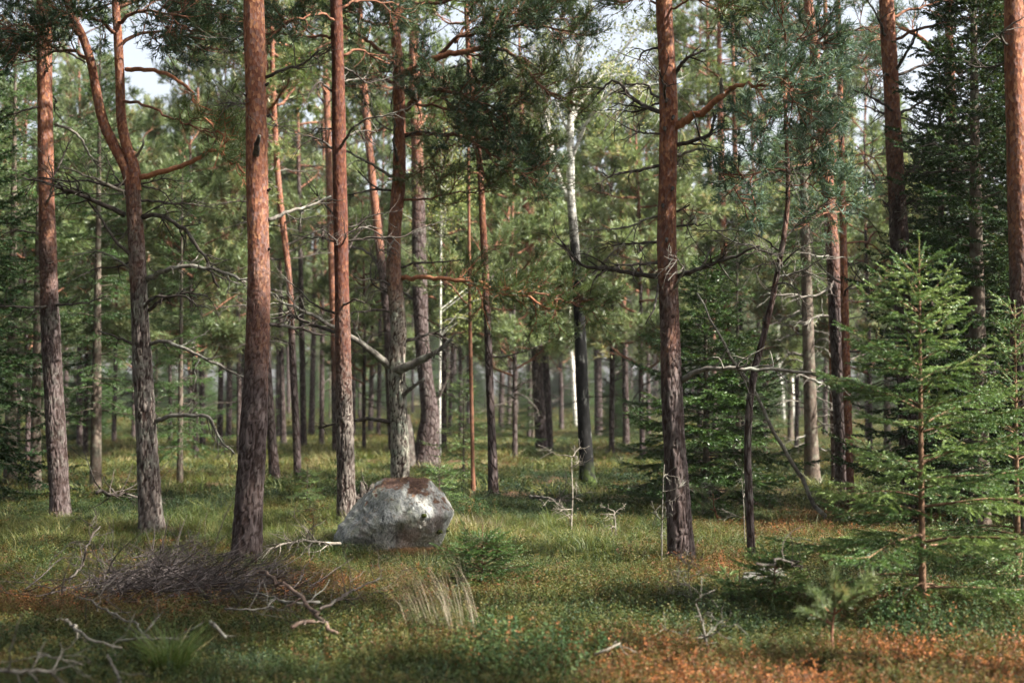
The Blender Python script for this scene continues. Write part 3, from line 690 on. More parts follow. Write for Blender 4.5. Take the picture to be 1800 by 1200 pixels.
H_ = hero_pine('pine with dead snags and violet grey lower bark rising behind the young spruce', [(1606, 930, 40), (1602, 820, 39), (1597, 700, 37), (1590, 560, 34), (1582, 440, 32), (1574, 300, 30), (1567, 160, 28), (1558, 0, 26)], 14, 260, True, 0.2, crown=0, seed=7.9, flare=0.3)
for px, w in (([(1560, 75), (1548, 40, -.2), (1525, 0, -.3)], 7), ([(1572, 130), (1590, 100, -.2), (1610, 65, -.3), (1612, 45, -.3)], 7), ([(1575, 200), (1555, 185, -.2), (1520, 165, -.2), (1500, 158, -.2)], 6), ([(1582, 200), (1620, 180, .1), (1690, 148, .2)], 6), ([(1578, 132), (1640, 108, .2), (1700, 85, .3)], 6), ([(1585, 255), (1640, 235, .2), (1700, 225, .3)], 6),
              ([(1588, 312), (1605, 298, -.2), (1618, 283, -.2)], 6), ([(1588, 310), (1650, 303, -.2), (1710, 298, -.3), (1735, 290, -.3)], 6), ([(1560, 362), (1552, 352, -.2)], 5), ([(1566, 205), (1540, 195, .2), (1520, 185, .2)], 5), ([(1592, 360), (1615, 348, -.2)], 5)):
    dead(H_, px, w, 2.5, 4, .25, 'dead')
live(H_, [(1572, 70), (1640, 45, -.3), (1720, 30, -.5), (1790, 25, -.6)], 6, 3, 13, .6); live(H_, [(1566, 30), (1630, 10, .3), (1700, -10, .5)], 6, 3, 9, .5)

I_ = hero_pine('pine trunk at the dark right rim, with orange bark', [(1808, 1010, 44), (1803, 850, 41), (1797, 600, 38), (1790, 350, 36), (1784, 150, 35), (1782, 0, 34)], 14, 420, True, 0.1, crown=2, seed=8.4)
dead(I_, [(1775, 85), (1760, 60, -.2), (1800, 30, -.3)], 6, 2, 4, .3); dead(I_, [(1780, 105), (1740, 120, .2), (1700, 115, .3)], 6, 2, 5, .3)

J_ = hero_pine('leaning sunlit pine closest behind the slim red stem', [(1484, 860, 27), (1478, 720, 27), (1472, 600, 26), (1466, 480, 25), (1457, 350, 23), (1447, 240, 20), (1438, 150, 19), (1428, 60, 18), (1420, 0, 17)], 13, 420, False, 0.2, 16, crown=1, seed=9.3)
live(J_, [(1455, 280, -.2), (1420, 290, -.4), (1370, 300, -.6), (1300, 330, -.9)], 7, 2, 10, .5, 'pine_blue'); live(J_, [(1440, 160), (1390, 170, -.3), (1330, 210, -.5)], 5, 2, 6, .4, 'pine_blue')
live(J_, [(1435, 90), (1400, 60, -.3), (1350, 70, -.6), (1310, 40, -.6)], 6, 2, 9, .5, 'pine_blue'); live(J_, [(1432, 70), (1470, 90, -.3), (1530, 100, -.4)], 5, 2, 10, .5, 'pine_blue')
for px in ([(1466, 500), (1430, 520, -.2), (1350, 515, -.4)], [(1470, 560), (1440, 555, -.1), (1410, 570, -.2)], [(1474, 690), (1430, 668, -.1), (1400, 655, -.2)]):
    dead(J_, px, 6, 3, 6, .3, 'dead_grey')

K_ = hero_pine('slim straight young pine with thin red stem in front of a leaning trunk', [(1497, 905, 13), (1493, 800, 13), (1488, 650, 14), (1484, 500, 14), (1481, 350, 12), (1478, 200, 10), (1475, 80, 9), (1473, 0, 8)], 8.0, 900, False, 0, 12, crown=None, seed=3, mat=None)
for px, ns in (([(1478, 180), (1440, 170, -.3), (1400, 190, -.5)], 8), ([(1479, 250), (1440, 255, -.3), (1390, 275, -.4)], 8), ([(1477, 120), (1510, 120, .2), (1550, 135, .2)], 6), ([(1474, 30), (1430, 30, -.3), (1380, 50, -.4)], 8), ([(1480, 300), (1520, 290, .2), (1555, 330, .3)], 5), ([(1476, 60), (1515, 50, -.3), (1545, 60, -.4)], 7), ([(1482, 370), (1440, 380, -.3), (1410, 400, -.4)], 5)):
    live(K_, pts := px, 3.5, 1.5, ns, .4, 'pine_blue', ntw=3)
dead(K_, [(1486, 428), (1520, 425, .1), (1545, 440, .2), (1560, 470, .2)], 4, 2, 5, .3, 'limb'); dead(K_, [(1486, 455), (1530, 520, .1), (1545, 575, .1)], 3, 1.5, 4, .3, 'dead')
dead(K_, [(1484, 275), (1530, 275, .2), (1555, 310, .2)], 4, 2, 6, .3, 'limb')

Q_ = hero_pine('thin crooked young pine bowed to the right, spotted grey stem', [(1322, 995, 15), (1318, 900, 14), (1314, 800, 13), (1316, 730, 13), (1324, 660, 12), (1340, 600, 11), (1357, 530, 10), (1370, 460, 10), (1382, 390, 9), (1386, 320, 8), (1382, 250, 7), (1380, 150, 6), (1380, 60, 5)], None, 330, False, 0.9, 12, crown=None, seed=2.2, flare=.1)
for px, ns in (([(1380, 200), (1345, 205, -.2), (1310, 230, -.3)], 4), ([(1381, 160), (1420, 165, .1), (1450, 190, .2)], 7), ([(1380, 110), (1350, 95, -.1), (1325, 100, -.2)], 4), ([(1380, 80), (1410, 70, .1), (1440, 85, .2)], 7), ([(1385, 300), (1340, 300, -.2), (1290, 330, -.3)], 7), ([(1386, 320), (1430, 330, .1), (1470, 360, .2)], 6), ([(1383, 250), (1425, 240, .1), (1460, 255, .1)], 7), ([(1380, 60), (1375, 30, -.1), (1370, 0, -.1)], 6)):
    live(Q_, px, 3, 1.5, ns, .32, 'pine_blue', ntw=4, tw_len=.2)
for px in ([(1368, 440), (1335, 415, .1), (1290, 405, .2), (1215, 405, .2)], [(1362, 500), (1390, 500, -.1), (1420, 540, -.1)], [(1378, 420), (1420, 380, .1), (1470, 350, .2)], [(1370, 470), (1400, 440, -.1), (1440, 420, -.1)]):
    dead(Q_, px, 4, 1.5, 6, .25, 'dead')

# leaning dead pole: its foot in the moss, its top caught in the spruce
pp = ground_at(1456, 925); pole = empty('dead_pole', pp, 'slender bare dead pole leaning far over across the thin bowed pine', 'dead tree')
t = Tree(); t.d = pp[1]; t.loc = pp; t.root = pole
o = obj('trunk', dead_branch_mesh(loc_pts(t, [(1460, 935), (1400, 820, -.05), (1345, 725, -.1), (1290, 630, -.15), (1225, 515, -.2)]), np.array([9, 8, 7, 6, 3]) * .5 * t.d / FPX, 3, .3, 77, M['dead_grey']), pole)
dead(t, [(1340, 715, -.1), (1325, 690, -.12), (1312, 665, -.12)], 4, 2, 1, .1, 'dead_grey')

_rd = np.random.default_rng(17)
def scatter_dead(t, n, z0, z1, lmin, lmax, mats=('dead', 'dead', 'dead_grey')):
    for q in range(n):
        z = _rd.uniform(z0, z1); c = np.array([np.interp(z, t.P[:, 2], t.P[:, k]) for k in range(3)]); a = _rd.uniform(0, 6.28); ll = _rd.uniform(lmin, lmax)
        rt = np.interp(z, t.P[:, 2], t.R) * .8
        Pp = wander(c + rt * np.array([math.cos(a), math.sin(a), 0]), [math.cos(a), math.sin(a), _rd.uniform(-.15, .55)], ll, 6, .24, -.02, _rd)
        obj('dead_branch', dead_branch_mesh(Pp, np.linspace(.007 + .009 * ll, .003, 7), 6, .3, int(_rd.integers(1e6)), M[mats[int(_rd.integers(len(mats)))]]), t.root)
scatter_dead(A, 6, 2.4, 6.0, .4, 1.2); scatter_dead(B, 12, 2.2, 4.6, .4, 1.5); scatter_dead(Cc, 5, 3.0, 5.2, .1, .5); scatter_dead(D, 14, 2.4, 6.0, .4, 1.5); scatter_dead(E, 14, 2.2, 6.2, .4, 1.4)
scatter_dead(G, 10, 2.4, 5.2, .3, 1.2); scatter_dead(H_, 8, 3.0, 5.5, .3, 1.0); scatter_dead(J_, 14, 2.5, 8.0, .5, 1.6); scatter_dead(K_, 10, 2.0, 6.0, .3, 1.0); scatter_dead(Q_, 8, 1.8, 3.6, .3, .9)
# --- middle-distance individual trunks
F_ = hero_pine('old pine with swollen twisted foot, beside a rotten stump', [(748, 822, 46), (752, 770, 40), (756, 730, 32), (750, 680, 28), (742, 600, 26), (738, 500, 26), (736, 380, 24), (733, 250, 22), (728, 100, 18), (726, 0, 16)], 15, 300, False, 0.3, 20, crown=0, crown_z=6.5, seed=4, flare=.3)
dead(F_, [(757, 715), (775, 690), (790, 655)], 9, 3, 5, .5); dead(F_, [(745, 540), (700, 510, .3), (650, 515, .5)], 6, 3, 6, .5)
S1 = ground_at(716, 822); stump = empty('rotten_stump', S1, 'rotten leaning stump at the foot of the old twisted pine', 'stump')
mbs = MB(); rr = np.random.default_rng(4)
o = obj('stump_wood', trunk_mesh('stump', np.array([[0.05, 0, -.1], [0, 0, .35], [-.05, 0, .8], [-.06, 0, 1.15]]), np.array([.27, .22, .18, .10]), False, 3, M['dead'], 16, .3, 1), stump)
dead_t = Tree(); dead_t.d = S1[1]; dead_t.loc = S1; dead_t.root = stump
dead(dead_t, [(712, 750), (706, 728), (708, 705)], 9, 3, 3, .3, 'dead', name='splinter')

mids = [  # label, course, H, orange_y, lichen, crown_z
 ('dark thin pine leaning left just behind the thickest trunk', [(484, 846, 20), (477, 760, 17), (470, 650, 15), (467, 540, 14), (466, 400, 13), (466, 250, 12)], 14, 500, .2, 6.5),
 ('slender bent pine between the thickest trunk and the reddish one', [(524, 850, 14), (520, 740, 13), (514, 620, 12), (509, 500, 11), (498, 400, 11), (487, 290, 10), (480, 150, 9)], 12, 520, .2, 6.0),
 ('pale pink stemmed pine half hidden by the reddish brown trunk', [(592, 800, 15), (588, 600, 14), (583, 450, 13), (577, 250, 12), (572, 100, 11), (570, 0, 10)], 17, 620, .1, 9.0),
 ('dark bent pine hiding behind the crooked boulder pine', [(693, 800, 18), (686, 680, 17), (681, 560, 16), (668, 440, 15), (655, 320, 14), (642, 180, 13), (634, 60, 12)], 15, 430, .1, 7.5),
 ('pine with dark base and bright orange stem next to the thin red sapling', [(868, 878, 19), (865, 780, 16), (861, 680, 14), (856, 540, 13), (850, 420, 12), (844, 300, 11), (834, 200, 10), (824, 100, 9)], 13, 480, .2, 7.0),
 ('sturdy pine with doubled dark base beside the black birch', [(953, 797, 22), (947, 700, 20), (942, 600, 17), (933, 480, 15), (925, 380, 13), (920, 300, 12)], 11.5, 500, .1, 7.0),
 ('twin pine stem touching the doubled dark base', [(966, 795, 15), (962, 700, 14), (957, 600, 12), (953, 480, 10), (950, 400, 9)], 10.5, 480, .1, 7.0),
 ('orange pine stem standing clear of the small dark spruce', [(1101, 785, 12), (1099, 650, 11), (1096, 520, 10), (1094, 420, 9)], 10.5, 560, .1, 7.5),
 ('grey mauve pine trunk between black birch and orange stem', [(1053, 770, 15), (1051, 640, 14), (1050, 520, 13)], 11.5, 480, .1, 6.5),
 ('pink orange pine stem above the dense mid spruce', [(1285, 800, 15), (1280, 600, 14), (1273, 450, 13), (1269, 330, 12), (1266, 200, 11)], 14, 620, .1, 8.0),
 ('second orange stem above the dense mid spruce', [(1258, 790, 11), (1253, 600, 10), (1250, 420, 9), (1247, 300, 9)], 14, 600, .1, 8.5),
 ('mauve pine trunk deep behind the spruce with dead twigs', [(1305, 800, 14), (1300, 600, 13), (1296, 480, 12)], 14, 430, .1, 8.5),
 ('reddish pine stem tucked behind the leaning sunlit pine', [(1470, 850, 16), (1466, 700, 15), (1463, 560, 14), (1460, 470, 13)], 12, 700, .1, 7.5),
 ('pine trunk inside the big dark spruce', [(1695, 900, 24), (1690, 700, 23), (1680, 400, 20), (1670, 150, 17), (1668, 40, 15)], 13, 300, .1, 7.0),
]
MID = []
for q, (lab, px, H, oy, li, cz) in enumerate(mids):
    t = hero_pine(lab, px, H, oy, False, li, 14, crown=q, crown_z=cz, seed=q * 1.3 + .4, flare=.3); MID.append(t)
    for e in range(10):
        z = random.uniform(2.0, cz + 1); c = np.array([np.interp(z, t.P[:, 2], t.P[:, k]) for k in range(3)]); a = random.uniform(0, 6.28)
        Pp = wander(c, [math.cos(a), math.sin(a), random.uniform(-.1, .5)], random.uniform(.6, 1.6), 5, .2)
        obj('dead_branch', dead_branch_mesh(Pp, np.linspace(.02, .006, 6), 5, .35, 900 + q * 10 + e, M['dead']), t.root)
dead(MID[3], [(672, 470), (640, 440, .2), (600, 430, .3)], 6, 3, 6, .5)
live(MID[4], [(845, 310), (800, 290, -.3), (760, 300, -.5)], 5, 2, 8, .6, 'pine_pale')
# leaning branch on the bright orange one and the orange limb over the big spruce
live(MID[-1], [(1690, 130), (1650, 95, .1), (1610, 60, .3), (1575, 40, .4)], 12, 6, 5, .5, wood='limb_orange', t0=.7)

# thin red sapling stem
sp = hero_pine('thin red pine sapling, bare below, beside the dark based orange pine', [(832, 862, 8), (830, 760, 7), (828, 660, 7), (826, 560, 6)], 7.0, 900, False, 0, 8, crown=None, seed=1)
sp.trunk.data.materials[0] = M['limb']
for px in ([(826, 560), (860, 520, .2), (900, 500, .3)], [(826, 540), (790, 500, -.2), (760, 480, -.3)], [(824, 480), (850, 440, .2), (880, 430, .3)]):
    live(sp, px, 3, 1.5, 8, .5, 'pine_pale', ntw=4)

# ------------------------------------------------------------------ birch
def tree_leaf_branches(t, paths, r, nsub, sl, leafn, lsz, leaf='birch_leaf', wood='birch'):
    for px, w0, w1 in paths:
        w0, w1 = w0 * 1.35, w1 * 1.5
        P = loc_pts(t, px); n = len(P) * 4; S = spline(np.column_stack([P, 0.5 * np.linspace(w0, w1, len(P)) * t.d / FPX]), n)
        mb = MB(); tube(mb, S[:, :3], S[:, 3], 7); pts = []
        for s in range(nsub):
            i = min(n - 2, int(n * (0.25 + 0.75 * (s + r.random()) / nsub)))
            b_ = wander(S[i, :3], lateral(S[i + 1, :3] - S[i, :3], r.uniform(.4, .9), r), sl * r.uniform(.5, 1.2), 6, .15, .06, r)
            tube(mb, b_, np.linspace(max(.006, S[i, 3] * .4), .003, 7), 4, 0, False)
            for u in range(5):
                c_ = wander(b_[r.integers(2, 7)], r.normal(0, 1, 3) + [0, 0, .1], sl * .45, 4, .2, -.06, r); tube(mb, c_, np.linspace(.004, .002, 5), 3, 0, False)
                q = r.random((leafn, 1)) * 4; ii = np.minimum(3, q.astype(int)[:, 0])
                pts.append(c_[ii] + (c_[ii + 1] - c_[ii]) * (q - ii[:, None]) + r.normal(0, .06, (leafn, 3)))
        leaves(mb, np.concatenate(pts), lsz, 1, r)
        o = obj('branch', mb.mesh('birch_branch', [M[wood], M[leaf]]), t.root); o['bark_z'] = -3.0; o['moss'] = 0.0
BI = hero_pine('birch with sooty black lower trunk and moss on its foot, pale stems above', [(1034, 856, 27), (1029, 780, 24), (1024, 700, 22), (1021, 620, 21), (1018, 540, 20), (1013, 470, 18), (1008, 400, 16), (1003, 345, 15)], None, 380, False, 0, 20, crown=None, name='birch_tree', cat='birch tree', seed=2, mat=M['birch'], flare=.6)
BI.trunk['moss'] = 1.0
rb = np.random.default_rng(31)
tree_leaf_branches(BI, [([(1003, 352), (1003, 280), (1003, 210), (1010, 150), (1020, 90), (1035, 20), (1045, -60)], 12, 4),
    ([(1001, 352), (985, 320), (972, 275), (966, 230), (955, 195), (925, 150), (895, 110)], 9, 3),
    ([(1005, 215), (1025, 175, .2), (1060, 130, .4), (1110, 70, .6)], 5, 2), ([(1004, 280), (1040, 200, -.2), (1080, 160, -.4), (1120, 150, -.5)], 5, 2),
    ([(1012, 140), (995, 90, -.2), (985, 30, -.4)], 5, 2), ([(966, 230), (960, 170, -.1), (950, 110, -.2)], 4, 2), ([(1003, 240), (985, 200, .2), (975, 160, .3)], 4, 2)], rb, 9, 1.1, 16, .05)
dead(BI, [(1012, 470), (1000, 445, -.1), (985, 432, -.1)], 8, 3, 3, .25); dead(BI, [(1018, 500), (1045, 480, -.1), (1080, 440, -.2), (1120, 425, -.2)], 6, 2, 6, .4, 'dead_grey')
dead(BI, [(1016, 510), (1040, 530, -.1), (1060, 480, -.2)], 5, 2, 3, .3, 'dead_pale')
def small_birch(label, px, H=9):
    t = hero_pine(label, px, H, 760, False, 0, 10, crown=None, name='birch_tree', cat='birch tree', mat=M['birch'], flare=.2, seed=px[0][0] * .1)
    P = t.P; mb = MB(); r = np.random.default_rng(int(px[0][0])); pts = []
    for s in range(22):
        z = r.uniform(H * .4, H); c = np.array([np.interp(z, P[:, 2], P[:, k]) for k in range(3)]); a = r.uniform(0, 6.28)
        b_ = wander(c, [math.cos(a), math.sin(a), .9], 1.5 * (1.2 - z / H) + .3, 6, .15, -.02, r); tube(mb, b_, np.linspace(.014, .004, 7), 4, 0, False)
        for u in range(8): pts.append(b_[r.integers(2, 7)] + r.normal(0, .22, (22, 3)))
    leaves(mb, np.concatenate(pts), .055, 1, r); o = obj('crown', mb.mesh('birch_crown', [M['birch'], M['birch_leaf']]), t.root); o['bark_z'] = -3.; o['moss'] = 0.
    return t
small_birch('pale birch stem leaning behind the black birch', [(1012, 750, 8), (1008, 660, 8), (1000, 560, 7), (1006, 440, 6), (1012, 350, 6)], 10)
small_birch('white birch stem with peeling bark beside the lichen covered spruce', [(1398, 760, 9), (1392, 690, 9), (1388, 620, 8), (1390, 560, 8)], 7)
small_birch('forked white birch stem next to the peeling one', [(1378, 745, 7), (1374, 680, 7), (1366, 620, 6), (1368, 560, 6)], 6.5)
small_birch('very thin white birch stem by the old twisted pine', [(773, 812, 5), (773, 700, 5), (774, 600, 4)], 7)

# ================================================================== spruces
SP = {
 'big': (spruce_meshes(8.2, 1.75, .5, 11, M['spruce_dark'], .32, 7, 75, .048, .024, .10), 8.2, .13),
 'mid': (spruce_meshes(3.4, 1.25, .12, 12, M['spruce_leaf'], .19, 7, 125, .036, .016, .075), 3.4, .05),
 'tall': (spruce_meshes(9.0, 1.35, 1.6, 13, M['spruce_leaf'], .38, 5, 100, .042, .0125, .11), 9.0, .11),
 'tall2': (spruce_meshes(6.5, 1.2, .8, 14, M['spruce_leaf'], .34, 5, 100, .042, .0125, .11), 6.5, .08),
 'young': (spruce_meshes(1.9, .62, .25, 15, M['spruce_young'], .2, 5, 150, .028, .010, .08), 1.9, .022),
 'small': (spruce_meshes(.75, .32, .08, 16, M['spruce_young'], .11, 5, 240, .022, .007, .05), .75, .011),
}
SPT = {k: spruce_trunk(v[1] * .985, v[2], 3) for k, v in SP.items()}
def spruce(kind, px, py, label, h=None, w=1.0, rz=0.0, group=None, leaf=None):
    m, H, r0 = SP[kind]; p = ground_at(px, py); s = (h / H) if h else 1.0
    e = empty('spruce_tree', p, label, 'spruce tree', group); e.rotation_euler[2] = rz; e.scale = (s * w, s * w, s)
    obj('trunk', SPT[kind], e); c = obj('crown', m, e)
    return e
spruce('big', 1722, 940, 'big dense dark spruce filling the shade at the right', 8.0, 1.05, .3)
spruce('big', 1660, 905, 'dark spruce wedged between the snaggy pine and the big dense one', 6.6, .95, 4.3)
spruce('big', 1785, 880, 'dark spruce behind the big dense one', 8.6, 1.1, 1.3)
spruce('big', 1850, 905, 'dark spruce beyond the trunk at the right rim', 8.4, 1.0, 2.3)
spruce('mid', 1242, 905, 'dense green spruce with skirts to the ground behind the orange pine', 3.6, 1.22, 1.0)
spruce('tall2', 1298, 842, 'taller spruce rising behind the dense green one', 5.2, .95, .5)
spruce('mid', 1083, 775, 'small dark bushy spruce deep between birch and orange stem', 3.0, .8, 2.0)
spruce('young', 815, 852, 'pale airy young spruce by the thin red sapling', 2.0, 1.1, .2)
spruce('young', 905, 800, 'young spruce low behind the dark based orange pine', 2.0, 1.3, 1.2)
spruce('small', 772, 905, 'small spruce sapling behind the boulder on its moss side', .72, 1.2, .7)
spruce('small', 540, 893, 'small spruce sapling left of the reddish brown trunk', .6, 1.1, 1.9)
spruce('tall', 168, 864, 'spruce with bare lower twigs between the two leftmost thick pines', 8.0, 1.0, .9)
spruce('tall2', 316, 858, 'narrow spruce just right of the forked pine', 6.0, .8, 1.4)
spruce('tall', 62, 862, 'shaded spruce behind the leftmost thick pine', 8.0, 1.0, 2.9)
spruce('tall', 18, 850, 'shaded spruce at the outer left of the clearing', 8.5, 1.1, 4.1)
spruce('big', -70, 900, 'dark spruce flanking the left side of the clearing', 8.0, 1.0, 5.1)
spruce('tall', 1560, 800, 'spruce between the leaning sunlit pine and the snaggy pine', 7.5, 1.1, .4)
spruce('tall2', 1640, 820, 'spruce in the gap behind the snaggy pine', 6.5, 1.1, 1.4)
# lichen covered spruce with bare twigs
le = ground_at(1428, 850); LS = hero_pine('dead twigged spruce trunk pale with lichen, beside the white birches', [(1428, 850, 27), (1426, 780, 25), (1424, 700, 23), (1421, 600, 21), (1418, 500, 19), (1415, 400, 17)], 10, 300, False, 0, 14, crown=None, name='spruce_tree', cat='spruce tree', mat=M['spruce_bark'], flare=.35, seed=6)
for q in range(26):
    y = 540 + q * 10 + random.uniform(-4, 4); s = random.choice([-1, 1]); x = np.interp(y, [500, 850], [1419, 1428])
    dead(LS, [(x + s * 8, y), (x + s * 30, y + random.uniform(-8, 10), random.uniform(-.5, .5)), (x + s * random.uniform(40, 75), y + random.uniform(0, 25), random.uniform(-.8, .8))], 3, 1.2, 4, .25, 'dead_grey')
cr = obj('crown', SP['tall2'][0], LS.root, (-.1, 0, 3.2)); cr.scale = (.9, .9, 1.0)

# ---- hero young spruce, its own mesh
def hero_spruce(px, py, H, R, seed, label, leaf, base=.22, whorl=.22, per=5, per_m=420, dens=.055, droop=.28, r0=.028, nl=.022, nw=.0075):
    p = ground_at(px, py); e = empty('spruce_tree', p, label, 'spruce tree')
    obj('trunk', spruce_trunk(H * .985, r0, 3, M['spruce_stem']), e)
    obj('crown', spruce_meshes(H, R, base, seed, leaf, whorl, per, per_m, nl, nw, dens, M['spruce_stem'], 0, droop, irr=.22), e); return e
hs = hero_spruce(1622, 1078, 2.62, 1.12, 21, 'bright young spruce with long tip shoot in the right foreground', M['spruce_young'])
hero_spruce(1790, 1040, 2.3, .95, 22, 'shaded young spruce pressing against the bright young one', M['spruce_young'], per_m=260)
hero_spruce(848, 1036, .54, .36, 23, 'knee high bushy spruce seedling in front of the boulder', M['spruce_leaf'], .05, .055, 6, 520, .035, .05, .008, .018, .0045)
hero_spruce(1362, 1068, .46, .33, 24, 'low spruce seedling beside the half buried stone', M['spruce_young'], .06, .08, 5, 380, .04, .1, .009)
hero_spruce(1300, 1062, .26, .26, 25, 'tiny flat spruce seedling left of the half buried stone', M['spruce_young'], .05, .07, 5, 380, .04, .1, .007)

#PART3
# ================================================================== background forest
def pine_variant(seed, H, base, R, r0, leaf, nl, bend=.35):
    r = np.random.default_rng(seed); n = 10
    P = np.zeros((n, 3)); P[:, 2] = np.linspace(-.1, H, n)
    off = np.cumsum(r.normal(0, bend / n, (n, 2)), 0); off -= off[0]; P[:, :2] = off * np.linspace(0, 1, n)[:, None] * .6
    me = trunk_mesh('pine_trunk', P, np.linspace(r0, .02, n), False, k=12, flare=.3, seed=seed * .7)
    cr = pine_crown(H, base, R, nl, seed + 50, leaf, (13, .10, .0195, 1.5, .15), sub=8, ntw=4, ntf=3)
    dead_ms = []
    for q in range(7):
        z = r.uniform(1.4, base + .4); a = r.uniform(0, 6.28)
        Pp = wander([np.interp(z, P[:, 2], P[:, 0]), np.interp(z, P[:, 2], P[:, 1]), z], [math.cos(a), math.sin(a), r.uniform(-.2, .5)], r.uniform(.5, 1.6), 5, .22, 0, r)
        dead_ms.append(dead_branch_mesh(Pp, np.linspace(.02, .005, 6), 5, .35, seed * 20 + q, M['dead']))
    return me, cr, dead_ms, H, r0
PV = [pine_variant(201, 15.5, 6.2, 1.9, .125, M['pine_leaf'], 24), pine_variant(202, 14.0, 3.6, 1.8, .11, M['pine_pale'], 30),
      pine_variant(203, 16.5, 7.5, 2.1, .135, M['pine_pale'], 24), pine_variant(204, 13.0, 4.4, 1.7, .10, M['pine_pale'], 24),
      pine_variant(205, 12.0, 2.6, 1.9, .10, M['pine_pale'], 32), pine_variant(206, 15.0, 5.0, 2.2, .12, M['pine_pale'], 26),
      pine_variant(207, 7.5, 1.9, 1.7, .065, M['pine_pale'], 26), pine_variant(208, 9.0, 2.6, 1.8, .075, M['pine_pale'], 26)]
GROUPS = {'mid': ('slim pine in the loose row beyond the clearing', 'slim pines beyond the clearing'),
          'far': ('distant slim pine in the dim depth of the forest', 'distant pines in the depth of the forest'),
          'young': ('bushy young pine with low pale crown between the older trunks', 'bushy young pines between the trunks'),
          'side': ('pine standing in the wood beside the clearing', 'pines beside the clearing')}
def bg_pine(v, x, y, s, rz, kind, parts=True, wsc=1.0):
    me, cr, dm, H, r0 = PV[v]; lab, gr = GROUPS[kind]
    e = empty('pine_tree', (x, y, float(hgt(x, y)) * max(0, min(1, 1 - (math.hypot(x, y) - 60) / 60))), lab, 'pine tree', gr)
    e.rotation_euler = (random.gauss(0, .012), random.gauss(0, .015), rz); e.scale = (s * wsc, s * wsc, s)
    t = obj('trunk', me, e); t['bark_z'] = random.uniform(4.5, 8.5); t['lichen'] = random.uniform(0, .4)
    obj('crown', cr, e)
    if parts:
        for d_ in dm: obj('dead_branch', d_, e)
    return e
TREES = []
explicit = [(547, 771, 12), (565, 789, 9), (498, 782, 9), (489, 772, 8), (651, 762, 13), (534, 790, 5), (880, 764, 10), (894, 754, 9), (906, 748, 8), (930, 778, 10), (987, 760, 9),
            (335, 772, 8), (356, 786, 9), (386, 790, 11), (402, 780, 9), (299, 780, 8), (425, 768, 9), (455, 775, 8), (620, 768, 9), (665, 770, 8), (700, 765, 9), (790, 768, 8), (810, 775, 7), (1140, 770, 9), (1180, 765, 9), (1230, 775, 10), (1340, 775, 9),
            (200, 780, 9), (235, 775, 9), (140, 785, 10), (1525, 780, 10), (1450, 770, 9), (30, 790, 9)]
for k, (px, py, w) in enumerate(explicit):
    p = ground_at(px, py); v = k % 6; r_t = .5 * w * p[1] / FPX
    s = random.uniform(.72, 1.05); bg_pine(v, p[0], p[1], s, random.uniform(0, 6.28), 'mid', True, min(1.5, max(.75, r_t / PV[v][4] / s))); TREES.append((p[0], p[1]))
tries = 0; cnt = 0
while cnt < 82 and tries < 6000:
    tries += 1; y = 50 + 72 * random.random() ** .7; x = random.uniform(-.44 * y - 3, .44 * y + 3)
    if any((x - a) ** 2 + (y - b_) ** 2 < 5.0 for a, b_ in TREES): continue
    if -.01 < x / y < .11 and y < 85: continue          # the gap above the birch where sky shows
    TREES.append((x, y)); cnt += 1
    bg_pine(random.randrange(6), x, y, random.uniform(.85, 1.2), random.uniform(0, 6.28), 'far', y < 60)
# young pines with low pale crowns round the clearing
YP = [(50, 815), (150, 800), (345, 815), (420, 800), (640, 795), (780, 800), (905, 808), (1075, 800), (1130, 812), (1200, 800), (1345, 805), (1400, 800), (1530, 815), (1590, 800), (250, 805)]
YL = ['behind the leftmost thick pine', 'behind the spruce with bare lower twigs', 'behind the narrow spruce by the forked pine', 'behind the thickest pine', 'between the reddish and the crooked pine', 'beyond the old twisted pine', 'beyond the dark based orange pine',
      'near the grey mauve trunk', 'near the orange stem and small dark spruce', 'behind the pine with the upswept limb', 'behind the thin bowed pine', 'behind the white birches', 'beyond the slim red stem', 'behind the snaggy violet grey pine', 'behind the forked pine']
for k, (px, py) in enumerate(YP):
    p = ground_at(px, py); e = bg_pine(6 + k % 2, p[0], p[1], random.uniform(.8, 1.1), random.uniform(0, 6.28), 'young'); TREES.append((p[0], p[1])); e['label'] = 'bushy young pine with low pale crown ' + YL[k]
# understorey spruces in the depth
for k in range(60):
    y = random.uniform(42, 110); x = random.uniform(-.42 * y, .42 * y); e = empty('spruce_tree', (x, y, 0), 'small dim spruce in the undergrowth of the deep forest', 'spruce tree', 'undergrowth spruces in the deep forest')
    kd = random.choice(['mid', 'tall2', 'tall2', 'tall']); s = random.uniform(.6, 1.0); e.scale = (s, s, s); e.rotation_euler[2] = random.uniform(0, 6.28)
    obj('trunk', SPT[kd], e); obj('crown', SP[kd][0], e)
# pines added beside and behind the viewpoint: their crowns shade the foreground and leave gaps where sun reaches the glade
def lit_pts():
    L_ = [ground_at(*q) for q in ((60, 945), (150, 950), (250, 960), (340, 960), (640, 930), (850, 950), (900, 965), (1050, 950), (560, 930), (540, 800), (480, 800), (620, 800), (1350, 1175), (1600, 1185), (700, 880), (1400, 950), (1540, 930))]
    for t_, zz in ((A, (.4, 3, 5)), (D, (.4, 1.2, 2.0)), (E, (.4, 1.2, 2.4)), (J_, (3, 4.5)), (Cc, (4.2, 5.0)), (G, (4.0, 5.0))):
        L_ += [t_.loc + [np.interp(z, t_.P[:, 2], t_.P[:, 0]), 0, z] for z in zz]
    L_.append(BP0 + [0, 0, .5]); L_.append(BP0 + [.3, 0, .3])
    return np.array(L_)
BP0 = ground_at(694, 972)
LIT = lit_pts()
MUST = np.array([ground_at(1622, 1078) + [dx, 0, z] for dx, z in ((-.3, .8), (0, 1.5), (0, 2.3), (-.6, .5))] + [ground_at(1400, 1180), ground_at(1600, 1180)])
